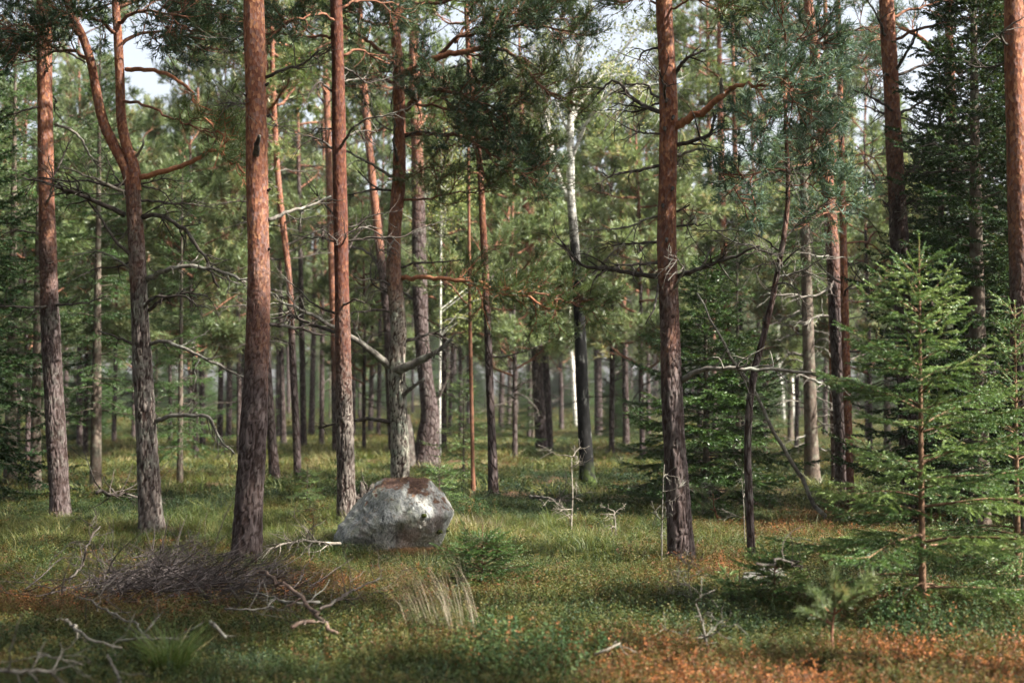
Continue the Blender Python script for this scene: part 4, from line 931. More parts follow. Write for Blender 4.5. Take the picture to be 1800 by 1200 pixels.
def blocks(x, y, s_, v, LIT=LIT, rf=1.0):
    H, R = PV[v][3] * s_, 2.2 * s_ * rf; base = {0: 6.2, 1: 3.6, 2: 7.5, 3: 4.4, 4: 2.6, 5: 5.0, 6: 1.9, 7: 2.6}[v] * s_; k = 0
    for z in np.linspace(base, H - .3, 9):
        t_ = (z - LIT[:, 2]) / SUN_DIR[2]; q = LIT + SUN_DIR * t_[:, None]
        k = np.maximum(k, ((q[:, 0] - x) ** 2 + (q[:, 1] - y) ** 2 < R * R) & (t_ > 0))
    return int(np.sum(k))
SHADE_PINES = []  # unseen pines put on sun rays to keep the foreground heath in shade
for q in ((310, 1055), (110, 1090), (520, 1075), (330, 1165), (760, 1130), (80, 1170), (1010, 1090), (1180, 1040), (600, 1170)):      # the shaded foreground heath
    p = ground_at(*q)
    for z_, v_ in ((10.0, 2), (11.5, 2), (13.0, 2), (14.5, 2)):
        k_ = z_ / SUN_DIR[2]; x_, y_ = p[0] + SUN_DIR[0] * k_, p[1] + SUN_DIR[1] * k_
        if all((x_ - a) ** 2 + (y_ - b_) ** 2 > 3.0 for a, b_, _ in SHADE_PINES) and (abs(x_) > .40 * y_ + 2.4) and blocks(x_, y_, 1.15, v_, LIT, .75) <= 4 and blocks(x_, y_, 1.15, v_, MUST, .75) <= 1: SHADE_PINES.append((x_, y_, v_))
for x, y, v in SHADE_PINES: bg_pine(v, x, y, 1.15, random.uniform(0, 6.28), 'side', False); TREES.append((x, y))
0 and print('FORCE', len(SHADE_PINES))
SHADE_RING = [(11.0, 12.5, 3), (12.5, 14.5, 5), (-8.5, 12.5, 2), (-9.5, 17.5, 0), (-12, 23, 5), (-7, 8, 3), (-15, 30, 1)]  # pines added mostly out of view to cut sky light on the foreground
tries = 0
while len(SHADE_RING) < 74 and tries < 6000:
    tries += 1; x, y = random.uniform(-19, 21), random.uniform(-16, 36)
    if abs(x) < .40 * y + 2.6 and y > -1: continue
    if x * x + y * y < 9 or any((x - a) ** 2 + (y - b_) ** 2 < 6.5 for a, b_, _ in SHADE_RING + SHADE_PINES): continue
    v = random.choice([0, 1, 2, 3, 5, 5]); 
    if blocks(x, y, 1.05, v) + blocks(x, y, 1.0, v, MUST) == 0: SHADE_RING.append((x, y, v))
for x, y, v in SHADE_RING:
    if blocks(x, y, 1.05, v) <= 1: bg_pine(v, x, y, random.uniform(.95, 1.1), random.uniform(0, 6.28), 'side', False); TREES.append((x, y))
0 and print('SIDE', len(SHADE_RING), tries, [blocks(*q[:2], 1.05, q[2]) for q in SHADE_RING[:9]])

# ------------------------------------------------------------------ scattering for what cannot be counted
def scatter(name, P, rot, scl, tint, idx, sources, label, kind='stuff'):
    me = bpy.data.meshes.new(name); me.vertices.add(len(P)); me.vertices.foreach_set('co', np.asarray(P, np.float32).ravel())
    for nm, ty, key, val in (('rot', 'FLOAT_VECTOR', 'vector', rot), ('scl', 'FLOAT', 'value', scl), ('tint', 'FLOAT', 'value', tint)):
        a = me.attributes.new(nm, ty, 'POINT'); a.data.foreach_set(key, np.asarray(val, np.float32).ravel())
    a = me.attributes.new('idx', 'INT', 'POINT'); a.data.foreach_set('value', np.asarray(idx, np.int32))
    o = obj(name, me); tag(o, label, kind=kind)
    c = bpy.data.collections.new(name + '_sources')
    for q, sm in enumerate(sources):
        so_ = bpy.data.objects.new('%s_source_%02d' % (name, q), sm); c.objects.link(so_)
    ng = bpy.data.node_groups.new(name, 'GeometryNodeTree')
    ng.interface.new_socket('Geometry', in_out='INPUT', socket_type='NodeSocketGeometry'); ng.interface.new_socket('Geometry', in_out='OUTPUT', socket_type='NodeSocketGeometry')
    gi, go = ng.nodes.new('NodeGroupInput'), ng.nodes.new('NodeGroupOutput'); ip = ng.nodes.new('GeometryNodeInstanceOnPoints'); ci = ng.nodes.new('GeometryNodeCollectionInfo')
    ci.inputs[0].default_value = c; ci.inputs['Separate Children'].default_value = True; ci.inputs['Reset Children'].default_value = True
    def na(nm, ty):
        n = ng.nodes.new('GeometryNodeInputNamedAttribute'); n.data_type = ty; n.inputs[0].default_value = nm; return n.outputs[0]
    ng.links.new(gi.outputs[0], ip.inputs['Points']); ng.links.new(ci.outputs[0], ip.inputs['Instance'])
    ip.inputs['Pick Instance'].default_value = True
    ng.links.new(na('idx', 'INT'), ip.inputs['Instance Index']); ng.links.new(na('rot', 'FLOAT_VECTOR'), ip.inputs['Rotation']); ng.links.new(na('scl', 'FLOAT'), ip.inputs['Scale'])
    ng.links.new(ip.outputs[0], go.inputs[0])
    md = o.modifiers.new('scatter', 'NODES'); md.node_group = ng
    return o

# the wood beyond the pines one can tell apart
r = np.random.default_rng(88); n = 900
ang = r.uniform(-.52, .52, n); dist = r.uniform(118, 190, n)
P = np.stack([np.sin(ang) * dist, np.cos(ang) * dist, np.zeros(n)], 1)
mbw = []
for v in (1, 2, 5):
    mbw.append(PV[v][1])
mbw += [SP['tall2'][0], SP['tall2'][0], SP['mid'][0]]
scatter('far_wood', P, np.stack([np.zeros(n), np.zeros(n), r.uniform(0, 6.28, n)], 1), r.uniform(.9, 1.3, n), r.random(n), r.integers(0, 6, n), mbw, 'far off pine wood closing the view between the trunks')

# ------------------------------------------------------------------ boulder
BP = ground_at(695, 974); BP[1] += .42; BP[2] = float(hgt(BP[0], BP[1]))
bould = empty('boulder', BP, 'grey boulder with pink streaks, lichen and brown needle litter on top', 'boulder')
planes = [((-.66, -.30, .68), .315), ((-.95, -.15, .12), .56), ((-.45, -.72, .52), .365), ((.05, -.84, .52), .37), ((.16, -.98, .10), .43), ((.52, -.72, .42), .40), ((.97, .0, .12), .535), ((.78, -.05, .62), .43), ((.02, -.02, 1), .385), ((-.25, -.25, .92), .355),
          ((.12, -.50, .86), .365), ((.5, -.4, .76), .395), ((.42, -.62, -.62), .27), ((.05, -.80, -.58), .31), ((.9, -.1, -.45), .40), ((0, 1, .1), .48), ((-.1, .7, .7), .40), ((0, 0, -1), .45), ((-.8, .5, .1), .5), ((.7, .7, .1), .5)]
import bmesh
bm = bmesh.new(); bmesh.ops.create_icosphere(bm, subdivisions=6, radius=1.0)
PN = nrm(np.array([p[0] for p in planes])); PD = np.array([p[1] for p in planes])
for v in bm.verts:
    d = np.array(v.co); d /= np.linalg.norm(d)
    rr_ = (np.sum((np.maximum(0, PN @ d) / PD) ** 30)) ** (-1 / 30)
    p = Vector(d * rr_)
    nz = mnoise.fractal(p * 3.2 + Vector((3, 1, 7)), 1.0, 2.0, 5) * .034 + mnoise.fractal(p * 9, .7, 2.1, 5) * .014
    groove = -.035 * math.exp(-((p.x - .02 - .28 * (p.z)) / .05) ** 2) * (1 if p.y < 0 else 0)
    lay = .012 * math.sin((p.x * .55 + p.z * 1.0 + mnoise.noise(p * 4) * .12) * 55) * max(0, min(1, (-p.x - .05) * 4))
    v.co = p * (1 + (nz + groove) / max(.2, rr_)) + Vector(d) * lay * .6
    v.co = v.co * 1.13; v.co.z += .275
bme = bpy.data.meshes.new('boulder_rock'); bm.to_mesh(bme); bm.free()
for pl in bme.polygons: pl.use_smooth = True
rm, nt, b = new_mat('boulder_granite')
n1 = noise(nt, coord(nt), 3.2, 5, .6); n2 = noise(nt, coord(nt, (1.6, 1.6, .8)), 22, 6, .7); n3 = noise(nt, coord(nt), 70, 4, .7); n4 = noise(nt, coord(nt), 2.1, 4, .5)
c = ramp(nt, n2, [(.34, (.055, .058, .058)), (.45, (.24, .25, .245)), (.58, (.40, .41, .39)), (.72, (.50, .50, .47))])
c = mixc(nt, ramp(nt, n1, [(.5, 0.), (.64, .6)]), c, (.27, .285, .19))
c = mixc(nt, ramp(nt, n4, [(.55, 0.), (.63, .65)]), c, mixc(nt, n2, (.22, .16, .145), (.46, .37, .34)))
vo = N(nt, 'ShaderNodeTexVoronoi'); vo.inputs['Scale'].default_value = 17; L(nt, coord(nt), vo.inputs['Vector'])
c = mixc(nt, ramp(nt, vo.outputs['Distance'], [(.1, .55), (.24, 0.)]), c, (.45, .47, .43))
ge = N(nt, 'ShaderNodeNewGeometry'); sx = N(nt, 'ShaderNodeSeparateXYZ'); L(nt, ge.outputs['Normal'], sx.inputs[0])
tc = N(nt, 'ShaderNodeTexCoord'); so2 = N(nt, 'ShaderNodeSeparateXYZ'); L(nt, tc.outputs['Object'], so2.inputs[0])
up = mth(nt, 'ADD', mth(nt, 'MULTIPLY', sx.outputs[2], 1.7), mth(nt, 'ADD', mth(nt, 'MULTIPLY', mixc(nt, .35, n1, n2), 2.0), mth(nt, 'MULTIPLY', so2.outputs[0], .5)))
c = mixc(nt, ramp(nt, mth(nt, 'MULTIPLY', up, .4), [(.90, 0.), (.97, .95)]), c, ramp(nt, mixc(nt, .4, n3, n2), [(.35, (.035, .018, .014)), (.55, (.12, .062, .045)), (.72, (.25, .15, .11))]))
L(nt, c, b.inputs['Base Color']); b.inputs['Roughness'].default_value = .92; b.inputs['Specular IOR Level'].default_value = .2
bump(nt, b, mth(nt, 'ADD', n2, mth(nt, 'MULTIPLY', n3, .5)), .045, 1.0)
bme.materials.append(rm); rock = obj('rock', bme, bould)
mossm = bark_plain('cushion_moss', (.012, .022, .005), (.075, .085, .018), 60, 1, bd=.01)
def moss_cushion(px, py, dy, r_, parent, base):
    mb = MB(); rr2 = np.random.default_rng(int(px)); p = at(px, py, BP[1] + dy) - base
    bm2 = bmesh.new(); bmesh.ops.create_icosphere(bm2, subdivisions=4, radius=1)
    for v in bm2.verts: v.co = Vector(p) + Vector((v.co.x * r_, v.co.y * r_, v.co.z * r_ * .7)) * (1 + .25 * mnoise.fractal(v.co * 3, 1, 2, 4))
    me = bpy.data.meshes.new('moss_cushion'); bm2.to_mesh(me); bm2.free(); me.materials.append(mossm)
    o = obj('moss_cushion', me, parent); o['label'] = 'dark green moss cushion'
deps_b = [(772, 934, -.26, .035), (785, 931, -.12, .03), (745, 906, -.22, .03)]
from mathutils.bvhtree import BVHTree
bt = BVHTree.FromPolygons([Vector(v.co) for v in bme.vertices], [tuple(p.vertices) for p in bme.polygons])
def on_boulder(px, py):
    o_ = Vector((0, 0, CAM_H)) - Vector(BP); tgt = Vector(at(px, py, BP[1]) - BP); h = bt.ray_cast(o_, (tgt - o_).normalized()); return h
for px, py, dy, r_ in deps_b:
    h = on_boulder(px, py)
    if h[0] is not None: moss_cushion(px, py, h[0].y, r_, bould, BP)
# loose needles lying on the boulder and round its foot
r = np.random.default_rng(5); PP, DD = [], []
for q in range(5000):
    x, y = r.uniform(-.6, .6), r.uniform(-.55, .55); h = bt.ray_cast(Vector((x, y, 2)), Vector((0, 0, -1)))
    if h[0] is None or h[1].z < .62 or mnoise.noise(Vector((x * 4, y * 4, 3))) + x * .5 < -.12: continue
    PP.append(np.array(h[0]) + np.array(h[1]) * .003); DD.append(np.cross(np.array(h[1]), r.normal(0, 1, 3)))
mb = MB()
if PP:
    PP, DD = np.array(PP), nrm(np.array(DD)); s_ = nrm(np.cross(DD, [0, 0, 1])) * .0015
    mb.add(np.stack([PP - s_, PP + s_, PP + DD * .05 + [0, 0, .004]], 1).reshape(-1, 3), None, np.arange(len(PP) * 3).reshape(-1, 3), 0, np.repeat(r.random(len(PP)), 3))
    o = obj('needle_litter', mb.mesh('needle_litter', [M['dry_leaf']]), bould); o['kind'] = 'stuff'
mb = MB(); k = 9000; q = r.normal(0, 1, (k, 2)) * [.42, .30] + [0.0, -.34]; PPg = np.column_stack([q, hgt(q[:, 0] + BP[0], q[:, 1] + BP[1]) + r.random(k) * .035 - BP[2]])
DD = nrm(np.column_stack([r.normal(0, 1, (k, 2)), r.normal(0, .25, k)])); s_ = nrm(np.cross(DD, [0, 0, 1])) * .0028
mb.add(np.stack([PPg - s_, PPg + s_, PPg + DD * .06], 1).reshape(-1, 3), None, np.arange(k * 3).reshape(-1, 3), 0, np.repeat(r.random(k) * .8, 3))
o = obj('needle_litter', mb.mesh('needle_litter', [M['dry_leaf']]), None, BP); tag(o, 'brown pine needle litter strewn round the foot of the boulder', kind='stuff')
# half buried stone at the right
hp = ground_at(1345, 1034); bm = bmesh.new(); bmesh.ops.create_icosphere(bm, subdivisions=4, radius=1)
for v in bm.verts:
    v.co = Vector((v.co.x * .2, v.co.y * .14, v.co.z * .11)) * (1 + .3 * mnoise.fractal(v.co * 1.8, 1, 2, 4))
me = bpy.data.meshes.new('stone'); bm.to_mesh(me); bm.free(); me.materials.append(bark_plain('dark_stone', (.05, .048, .045), (.15, .145, .135), 12, 1, (.05, .06, .02), .8))
o = obj('stone', me, None, (hp[0], hp[1], hp[2] + .05)); tag(o, 'half buried grey stone among the spruce seedlings', 'stone')

# ------------------------------------------------------------------ ground cover
def heath_clump(seed, rad, h, stems, lv, lsz, flat=.0):
    r = np.random.default_rng(seed); mb = MB(); P, S, V = [], [], []
    for s in range(stems):
        a, q = r.uniform(0, 6.28), rad * math.sqrt(r.random()); p = np.array([q * math.cos(a), q * math.sin(a), -.01])
        hh = h * r.uniform(.5, 1.15) * (1 - .45 * (q / rad) ** 2); tip = p + [r.normal(0, .04), r.normal(0, .04), hh]
        w = .0016; mb.add([p + [-w, 0, 0], p + [w, 0, 0], tip], None, [[0, 1, 2]], 0, .1)
        v0 = np.clip(r.normal(.5, .22), 0, 1)
        for l in range(lv):
            g = .25 + .75 * (l + r.random()) / lv; P.append(p + (tip - p) * g + r.normal(0, .009, 3)); S.append(lsz * r.uniform(.7, 1.2)); V.append(np.clip(v0 + .3 * (g - .6) + r.normal(0, .1), 0, 1))
    k = len(P); P = np.array(P); S = np.array(S)[:, None]
    d = nrm(r.normal(0, 1, (k, 3)) * [1, 1, .5] + [0, 0, .35]); s_ = nrm(np.cross(d, r.normal(0, .35, (k, 3)) + [0, 0, 1])); nn = np.cross(d, s_)
    Vv = np.stack([P, P + (d * .5 + s_ * .3 + nn * .08) * S, P + d * S, P + (d * .5 - s_ * .3 + nn * .08) * S], 1).reshape(-1, 3); i = np.arange(k)[:, None] * 4
    mb.add(Vv, None, np.concatenate([i + [[0, 1, 2]], i + [[0, 2, 3]]]), 1, np.repeat(np.array(V), 4))
    return mb
HEATH = leaf_mat('heath_leaves', [(0.0, (.010, .024, .014)), (.25, (.021, .042, .013)), (.45, (.048, .062, .014)), (.6, (.092, .072, .019)), (.75, (.062, .026, .013)), (.88, (.135, .042, .017)), (1.0, (.27, .098, .028))], .5, .18, tint='tint', spec=.2)
STEM = bark_plain('heath_stems', (.05, .03, .02), (.13, .08, .05), 30, 1)
GRASS = leaf_mat('grass_blades', [(0.0, (.026, .052, .013)), (.4, (.065, .098, .02)), (.7, (.165, .165, .045)), (1.0, (.34, .28, .14))], .5, .4, tint='tint')
heath_src = [heath_clump(300 + i, .22, .12 + .02 * (i % 4), 30, 20, .0155).mesh('heath_clump', [STEM, HEATH]) for i in range(8)]
heath_far = [heath_clump(330 + i, .30, .18, 24, 14, .030).mesh('heath_clump_far', [STEM, HEATH]) for i in range(5)]
def grass_clump(seed, rad, h, n, w=.0035, bend=.5, mat=None, lean=(0, 0)):
    r = np.random.default_rng(seed); mb = MB()
    a, q = r.uniform(0, 6.28, n), rad * np.sqrt(r.random(n)); p0 = np.stack([q * np.cos(a), q * np.sin(a), np.full(n, -.01)], 1)
    out = np.stack([np.cos(a + r.normal(0, .6, n)), np.sin(a + r.normal(0, .6, n)), np.zeros(n)], 1); hh = h * r.uniform(.5, 1.15, n)[:, None]
    ln = np.array([lean[0], lean[1], 0])
    p1 = p0 + out * hh * bend * .22 + ln * hh * .35 + np.array([0, 0, 1]) * hh * .55; p2 = p0 + out * hh * bend * r.uniform(.5, 1.3, (n, 1)) + ln * hh + np.array([0, 0, 1]) * hh * .95
    s_ = nrm(np.cross(out, [0, 0, 1]) + r.normal(0, .4, (n, 3))) * w * .5
    V = np.stack([p0 - s_, p0 + s_, p1 + s_ * .8, p1 - s_ * .8, p2], 1).reshape(-1, 3); i = np.arange(n)[:, None] * 5
    mb.add(V, i + [[0, 1, 2, 3]], i + [[3, 2, 4]], 0, np.repeat(np.clip(r.normal(.5, .25, n), 0, 1), 5)); return mb
grass_src = [grass_clump(360 + i, .14, .17, 46, .0045, .8).mesh('grass_clump', [GRASS]) for i in range(5)]
grass_far = [grass_clump(370 + i, .25, .20, 40, .012, .9).mesh('grass_clump_far', [GRASS]) for i in range(3)]

def field(n_, y0, y1, r, mx=.42, m0=1.6):
    """points spread evenly over the strip of ground y0..y1"""
    out = []
    while len(out) < n_:
        y = math.sqrt(r.uniform(y0 * y0, y1 * y1)); hw = mx * y + m0; x = r.uniform(-hw, hw); out.append((x, y))
    return np.array(out)
def sn(x, y, f, o):  # smooth patch noise
    return np.array([mnoise.fractal(Vector((a * f + o, b_ * f - o, o * .3)), 1, 2, 3) for a, b_ in zip(x, y)])
TRK = [(t_.loc[0], t_.loc[1], t_.R[0] * 1.0) for t_ in (A, B, Cc, D, E, G, H_, J_, BI, F_)]
r_b = lambda n: np.random.default_rng(n).uniform(.75, 1.15, n)
def keep(P):
    k = ~(((P[:, 0] - BP[0] - .06) / .58) ** 2 + ((P[:, 1] - BP[1] + .12) / .66) ** 2 < r_b(len(P)))
    q = ground_at(848, 1034); k &= (P[:, 0] - q[0]) ** 2 + (P[:, 1] - q[1] + .1) ** 2 > .05
    for a, b_, r_ in TRK: k &= (P[:, 0] - a) ** 2 + (P[:, 1] - b_) ** 2 > (r_ + .02) ** 2
    return k
def blob(P, px, py, rx, ry):
    c = ground_at(px, py); return np.exp(-((P[:, 0] - c[0]) / rx) ** 2 - ((P[:, 1] - c[1]) / ry) ** 2)
def cover(name, label, n_, y0, y1, seed, src, base_s, grassy, stretch=1.0):
    r = np.random.default_rng(seed); P = field(n_, y0, y1, r); P = P[keep(P)]
    x, y = P[:, 0], P[:, 1]
    # where it is grassy: left glade, right of the boulder, the far glade
    gr = 1.0 * blob(P, 180, 940, 3.2, 2.0) + .9 * blob(P, 860, 955, 1.1, 1.6) + 1.0 * blob(P, 540, 800, 6, 9) + .8 * blob(P, 1040, 950, 1.4, 1.6) + .8 * blob(P, 590, 925, 1.2, 1.2) + .35 * sn(x, y, .45, 3.3) + .12 - .45 * np.clip((12.2 - y) / 1.5, 0, 1)
    keep_p = np.clip(gr, 0, 1) if grassy else np.clip(1.15 - gr * .85, .25, 1)
    k = r.random(len(P)) < keep_p; P = P[k]; x, y = P[:, 0], P[:, 1]; n = len(P)
    if grassy:
        tint = .48 + .25 * sn(x, y, .8, 9.1) + .18 * blob(P, 540, 800, 8, 12) + .12 * blob(P, 860, 945, 1.2, 1.5)
    else:
        tint = .38 + .32 * sn(x, y, .55, 5.7) + .14 * sn(x, y, 2.2, 1.2) + (.36 + .22 * sn(x, y, 3.1, 4.4)) * np.clip((9.5 - y) / .9, 0, 1) * np.clip((x - .1) / .9, 0, 1) + .13 * blob(P, 240, 1080, 2.2, 2.4) + .10 * blob(P, 560, 1020, 1.5, 2.0) \
            - .30 * blob(P, 900, 860, 2.5, 5) - .22 * blob(P, 330, 890, 2.5, 2.6) + .16 * blob(P, 1440, 960, 1.6, 1.6) + .14 * blob(P, 700, 990, .8, .5) - .14 * blob(P, 1000, 1060, .9, .9)
    tint = tint + r.normal(0, .10, n)
    sc = base_s * r.uniform(.7, 1.25, n) * (1 + .25 * sn(x, y, .9, 2.2))
    z = hgt(x, y) * (1 - np.clip((np.hypot(x, y) - 60) / 60, 0, 1)) - .005
    scatter(name, np.stack([x, y, z], 1), np.stack([r.normal(0, .12, n), r.normal(0, .12, n), r.uniform(0, 6.28, n)], 1), sc, np.clip(tint, 0, .74 + .26 * np.clip((9.9 - y) / .9, 0, 1) * np.clip((x - .1) / .9, 0, 1) if not grassy else 1), r.integers(0, len(src), n), src, label)
cover('heath_cover', 'low lingonberry and heather mat turning red over the near forest floor', 11500, 5.5, 20, 41, heath_src, 1.0, False)
cover('heath_cover', 'low green and rusty shrub mat of the farther forest floor', 12000, 19, 60, 42, heath_far, 1.0, False)
cover('heath_cover', 'dim shrub mat of the deep forest floor', 5000, 58, 125, 43, heath_far, 2.0, False)
cover('grass_cover', 'fine yellow green grass growing in the near glades', 6500, 6.5, 21, 44, grass_src, 1.0, True)
cover('grass_cover', 'pale grass on the far sunlit glade', 7000, 20, 62, 45, grass_far, 1.0, True)

#PART4
# ================================================================== small things on the floor
def fallen(label, px, w0, w1, ntw, tl, mat='dead_grey', name='fallen_branch', cat='fallen branch', lift=.15, seed=None, up=.03):
    """px: (x, y[, extra height]) on the ground"""
    G_ = [ground_at(q[0], q[1], lift + (q[2] if len(q) > 2 else 0)) for q in px]; o_ = np.array([G_[0][0], G_[0][1], float(hgt(G_[0][0], G_[0][1]))])
    _dseed[0] += 1; d = G_[0][1]
    return tag(obj(name, dead_branch_mesh(np.array(G_) - o_, .5 * np.linspace(w0, w1, len(G_)) * d / FPX, ntw, tl, _dseed[0], M[mat], up=up), None, o_), label, cat)
fallen('pinkish bare fallen branch slanting down beside the twig heap', [(458, 1004, .16), (490, 1022, .15), (515, 1036, .12), (550, 1070, .05), (592, 1112, -.02)], 7, 6, 3, .2, 'dead_brown')
fallen('thin fallen branch crossing under the pinkish one', [(428, 1040, .03), (470, 1048, .05), (510, 1056, .05), (562, 1058, .03)], 4, 5, 4, .25, 'dead_grey')
fallen('forked fallen branch pointing at the boulder', [(562, 1070), (600, 1048, .04), (630, 1032, .06), (668, 1016, .10)], 6, 2.5, 6, .35, 'dead')
fallen('short thick piece of broken branch lying below the pinkish one', [(512, 1102), (530, 1094, .02), (553, 1092, .02)], 8, 7, 1, .12, 'dead_brown')
fallen('pale curved stick with bare wood in the red heather', [(118, 1088, .05), (145, 1112, .05), (175, 1128, .04), (214, 1138, .02)], 5, 4, 3, .2, 'dead_pale')
fallen('long dead stick lying level above the grass tussock', [(205, 1126), (255, 1122, .03), (312, 1122, .02)], 5, 5, 4, .25, 'dead_grey')
fallen('dead stick reaching up into the twig heap from the level one', [(262, 1118, .02), (235, 1092, .06), (200, 1074, .08), (140, 1050, .1)], 5, 3, 6, .3, 'dead_grey')
fallen('pale broad fallen branch at the bottom edge with side twigs', [(-20, 1178), (30, 1180, .02), (65, 1178, .03), (98, 1182, .02)], 8, 6, 6, .3, 'dead_pale')
fallen('pale forked twig above the broad fallen branch', [(66, 1146, .03), (100, 1156, .05), (146, 1168, .02)], 4, 2.5, 4, .25, 'dead_pale')
fallen('short dark broken branch near the foot of the thickest pine', [(370, 1092, .06), (382, 1104, .05), (397, 1120, .0)], 7, 6, 1, .1, 'dead_grey')
fallen('black crooked stick rising from the heather toward the forked pine', [(105, 1036, .02), (130, 1010, .12), (146, 990, .2), (150, 965, .33), (160, 945, .42), (176, 925, .5)], 5, 3, 7, .3, 'dead', lift=0)
fallen('pale fallen branch with a fan of twigs left of the boulder', [(598, 955, .02), (565, 954, .05), (535, 950, .08), (500, 956, .06), (468, 965, .04)], 6, 3, 16, .35, 'dead_pale')
fallen('grey fallen stem in the shrubs near the bare white sapling', [(932, 872, .05), (965, 876, .08), (1000, 880, .05)], 6, 4, 5, .5, 'dead_grey')
fallen('thin stick standing in front of the grass tussock', [(188, 1150, .12), (200, 1172, .06), (212, 1200, .0)], 4, 5, 2, .15, 'dead_grey')
fallen('dry stick in the heather below the dead shrub', [(1045, 1150), (1065, 1142, .03), (1090, 1130, .05)], 5, 3, 2, .12, 'dead_pale')
fallen('low dead branch lying between twig heap and boulder', [(395, 1070, .05), (430, 1072, .06), (480, 1066, .04)], 4, 3, 6, .3, 'dead_grey')
fallen('dark dead bough slumped beside the spruce with bare twigs', [(170, 866, .3), (210, 868, .2), (262, 874, .05)], 6, 3, 10, .7, 'dead')
fallen('weathered bough curving down beside the thin bowed pine', [(1330, 990, .5), (1372, 985, .42), (1400, 990, .25), (1415, 1000, .05)], 4, 3, 4, .3, 'dead')

# twig heap
r = np.random.default_rng(66); mb = MB(); c0 = ground_at(310, 1062)
for q in range(430):
    a = r.normal(0, 1, 2) * [.42, .42]; x, y = c0[0] + a[0], c0[1] + a[1] * 1.0
    if r.random() < .25: x -= .55 * r.random(); y -= .3 * r.random()
    p = np.array([x, y, float(hgt(x, y)) + abs(r.normal(.10, .10)) * math.exp(-a @ a) + .06]) - c0
    d = np.array([r.normal(.5, .8), r.normal(0, .6), abs(r.normal(.12, .28))]); ll = r.uniform(.2, .65)
    tw = wander(p, d, ll, 5, .13, .0, r); tube(mb, tw, np.linspace(r.uniform(.0035, .008), .0018, 6), 3, 0, False)
    for u in range(2):
        j = r.integers(1, 5); tube(mb, wander(tw[j], lateral(d, .7, r), ll * .4, 3, .15, 0, r), np.linspace(.003, .0014, 4), 3, 0, False)
o = obj('twig_heap', mb.mesh('twig_heap', [M['twigs']]), None, c0); tag(o, 'tangled heap of thin grey dead twigs in front of the thickest pine', kind='stuff')
mb = MB(); c1 = ground_at(545, 1085)
for q in range(70):
    x, y = c1[0] + r.normal(0, .45), c1[1] + r.normal(0, .6); p = np.array([x, y, float(hgt(x, y)) + .15]) - c1
    tube(mb, wander(p, [r.normal(0, 1), r.normal(0, 1), .25], r.uniform(.15, .5), 5, .15, 0, r), np.linspace(.003, .001, 6), 3, 0, False)
o = obj('loose_twigs', mb.mesh('loose_twigs', [M['twigs']]), None, c1); tag(o, 'loose grey twigs strewn between twig heap and boulder', kind='stuff')

def plain_grass(name, px, py, label, rad, h, n, w, bend, lean=(0, 0), mat=None, cat='grass', seed=1):
    p = ground_at(px, py); mb = grass_clump(seed, rad, h, n, w, bend, lean=lean)
    return tag(obj(name, mb.mesh(name, [mat]), None, p), label, cat)
GT = leaf_mat('tussock_blades', [(0., (.04, .08, .02)), (.55, (.10, .16, .035)), (.85, (.22, .24, .08)), (1., (.40, .33, .17))], .45, .4)
GS = leaf_mat('straw_blades', [(0., (.075, .056, .036)), (.6, (.165, .13, .088)), (1., (.28, .24, .17))], .6, .35)
plain_grass('grass_tussock', 298, 1196, 'fresh green grass tussock with fanning blades below the twig heap', .1, .34, 420, .005, .75, mat=GT, seed=3)
plain_grass('dry_grass', 786, 1118, 'withered grass bundle combed over to one side in front of the boulder', .24, .58, 120, .0026, .30, (-.5, .8), GS, seed=4)
plain_grass('dry_grass', 800, 1128, 'stiff straw stubble at the root of the combed over grass', .1, .16, 70, .004, .3, (.1, 0), GS, seed=8)
plain_grass('dry_grass', 842, 938, 'upright straw coloured grass just right of the boulder', .38, .24, 260, .005, .4, mat=GS, seed=5)
plain_grass('dry_grass', 520, 962, 'straw grass around the pale fallen branch', .45, .16, 240, .005, .9, mat=GS, seed=6)

# dead saplings
def dead_sapling(label, px, py, H, seed, mat, ntw, tl, r0=.012, lean=.05, name='dead_sapling', leaf=None):
    p = ground_at(px, py); r = np.random.default_rng(seed); e = empty(name, p, label, 'dead sapling')
    P = wander([0, 0, -.05], [lean, 0, 1], H + .05, 8, .06, .06, r); mb = MB(); tube(mb, P, np.linspace(r0, r0 * .35, 9), 6); obj('stem', mb.mesh('stem', [M[mat]]), e)
    for q in range(ntw):
        i = r.integers(2, 9); a = r.uniform(0, 6.28); pp = wander(P[i], [math.cos(a), math.sin(a), r.uniform(.1, .7)], tl * r.uniform(.4, 1.1), 5, .25, .02, r)
        obj('twig', dead_branch_mesh(pp, np.linspace(r0 * .45, .0018, 6), 4, tl * .4, seed * 10 + q, M[mat]), e)
    if leaf:
        mb = MB(); tufts(mb, P[-4:].repeat(3, 0) + r.normal(0, .03, (12, 3)), r.normal(0, 1, (12, 3)), 1, 14, .05, .006, 0, .05, r); obj('withered_needles', mb.mesh('withered', [M[leaf]]), e)
    return e
dead_sapling('bare white lichen crusted sapling in the clearing', 1003, 942, .88, 71, 'dead_pale', 9, .32, .014)
dead_sapling('short stubby dead sapling with antler like twigs', 1083, 946, .30, 72, 'dead_pale', 7, .16, .013)
dead_sapling('thin dying sapling with rusty needles left of the boulder', 548, 976, .46, 73, 'dead', 7, .2, .007, leaf='dry_leaf')
dead_sapling('thin dead stem upright against the foot of the upswept limbed pine', 1163, 1000, .95, 74, 'dead_grey', 6, .25, .009, 0)
dead_sapling('thin dead stem close beside the bowed young pine', 1311, 972, .75, 75, 'dead_grey', 5, .3, .008, 0)
dead_sapling('half dead sapling with curly twigs in the shade of the dense spruce', 1236, 918, .5, 76, 'dead_grey', 8, .25, .009, 0)
e = dead_sapling('gnarled dead shrub with pale crooked arms above the red heather', 1245, 1142, .30, 77, 'dead_grey', 7, .3, .011, -.1)
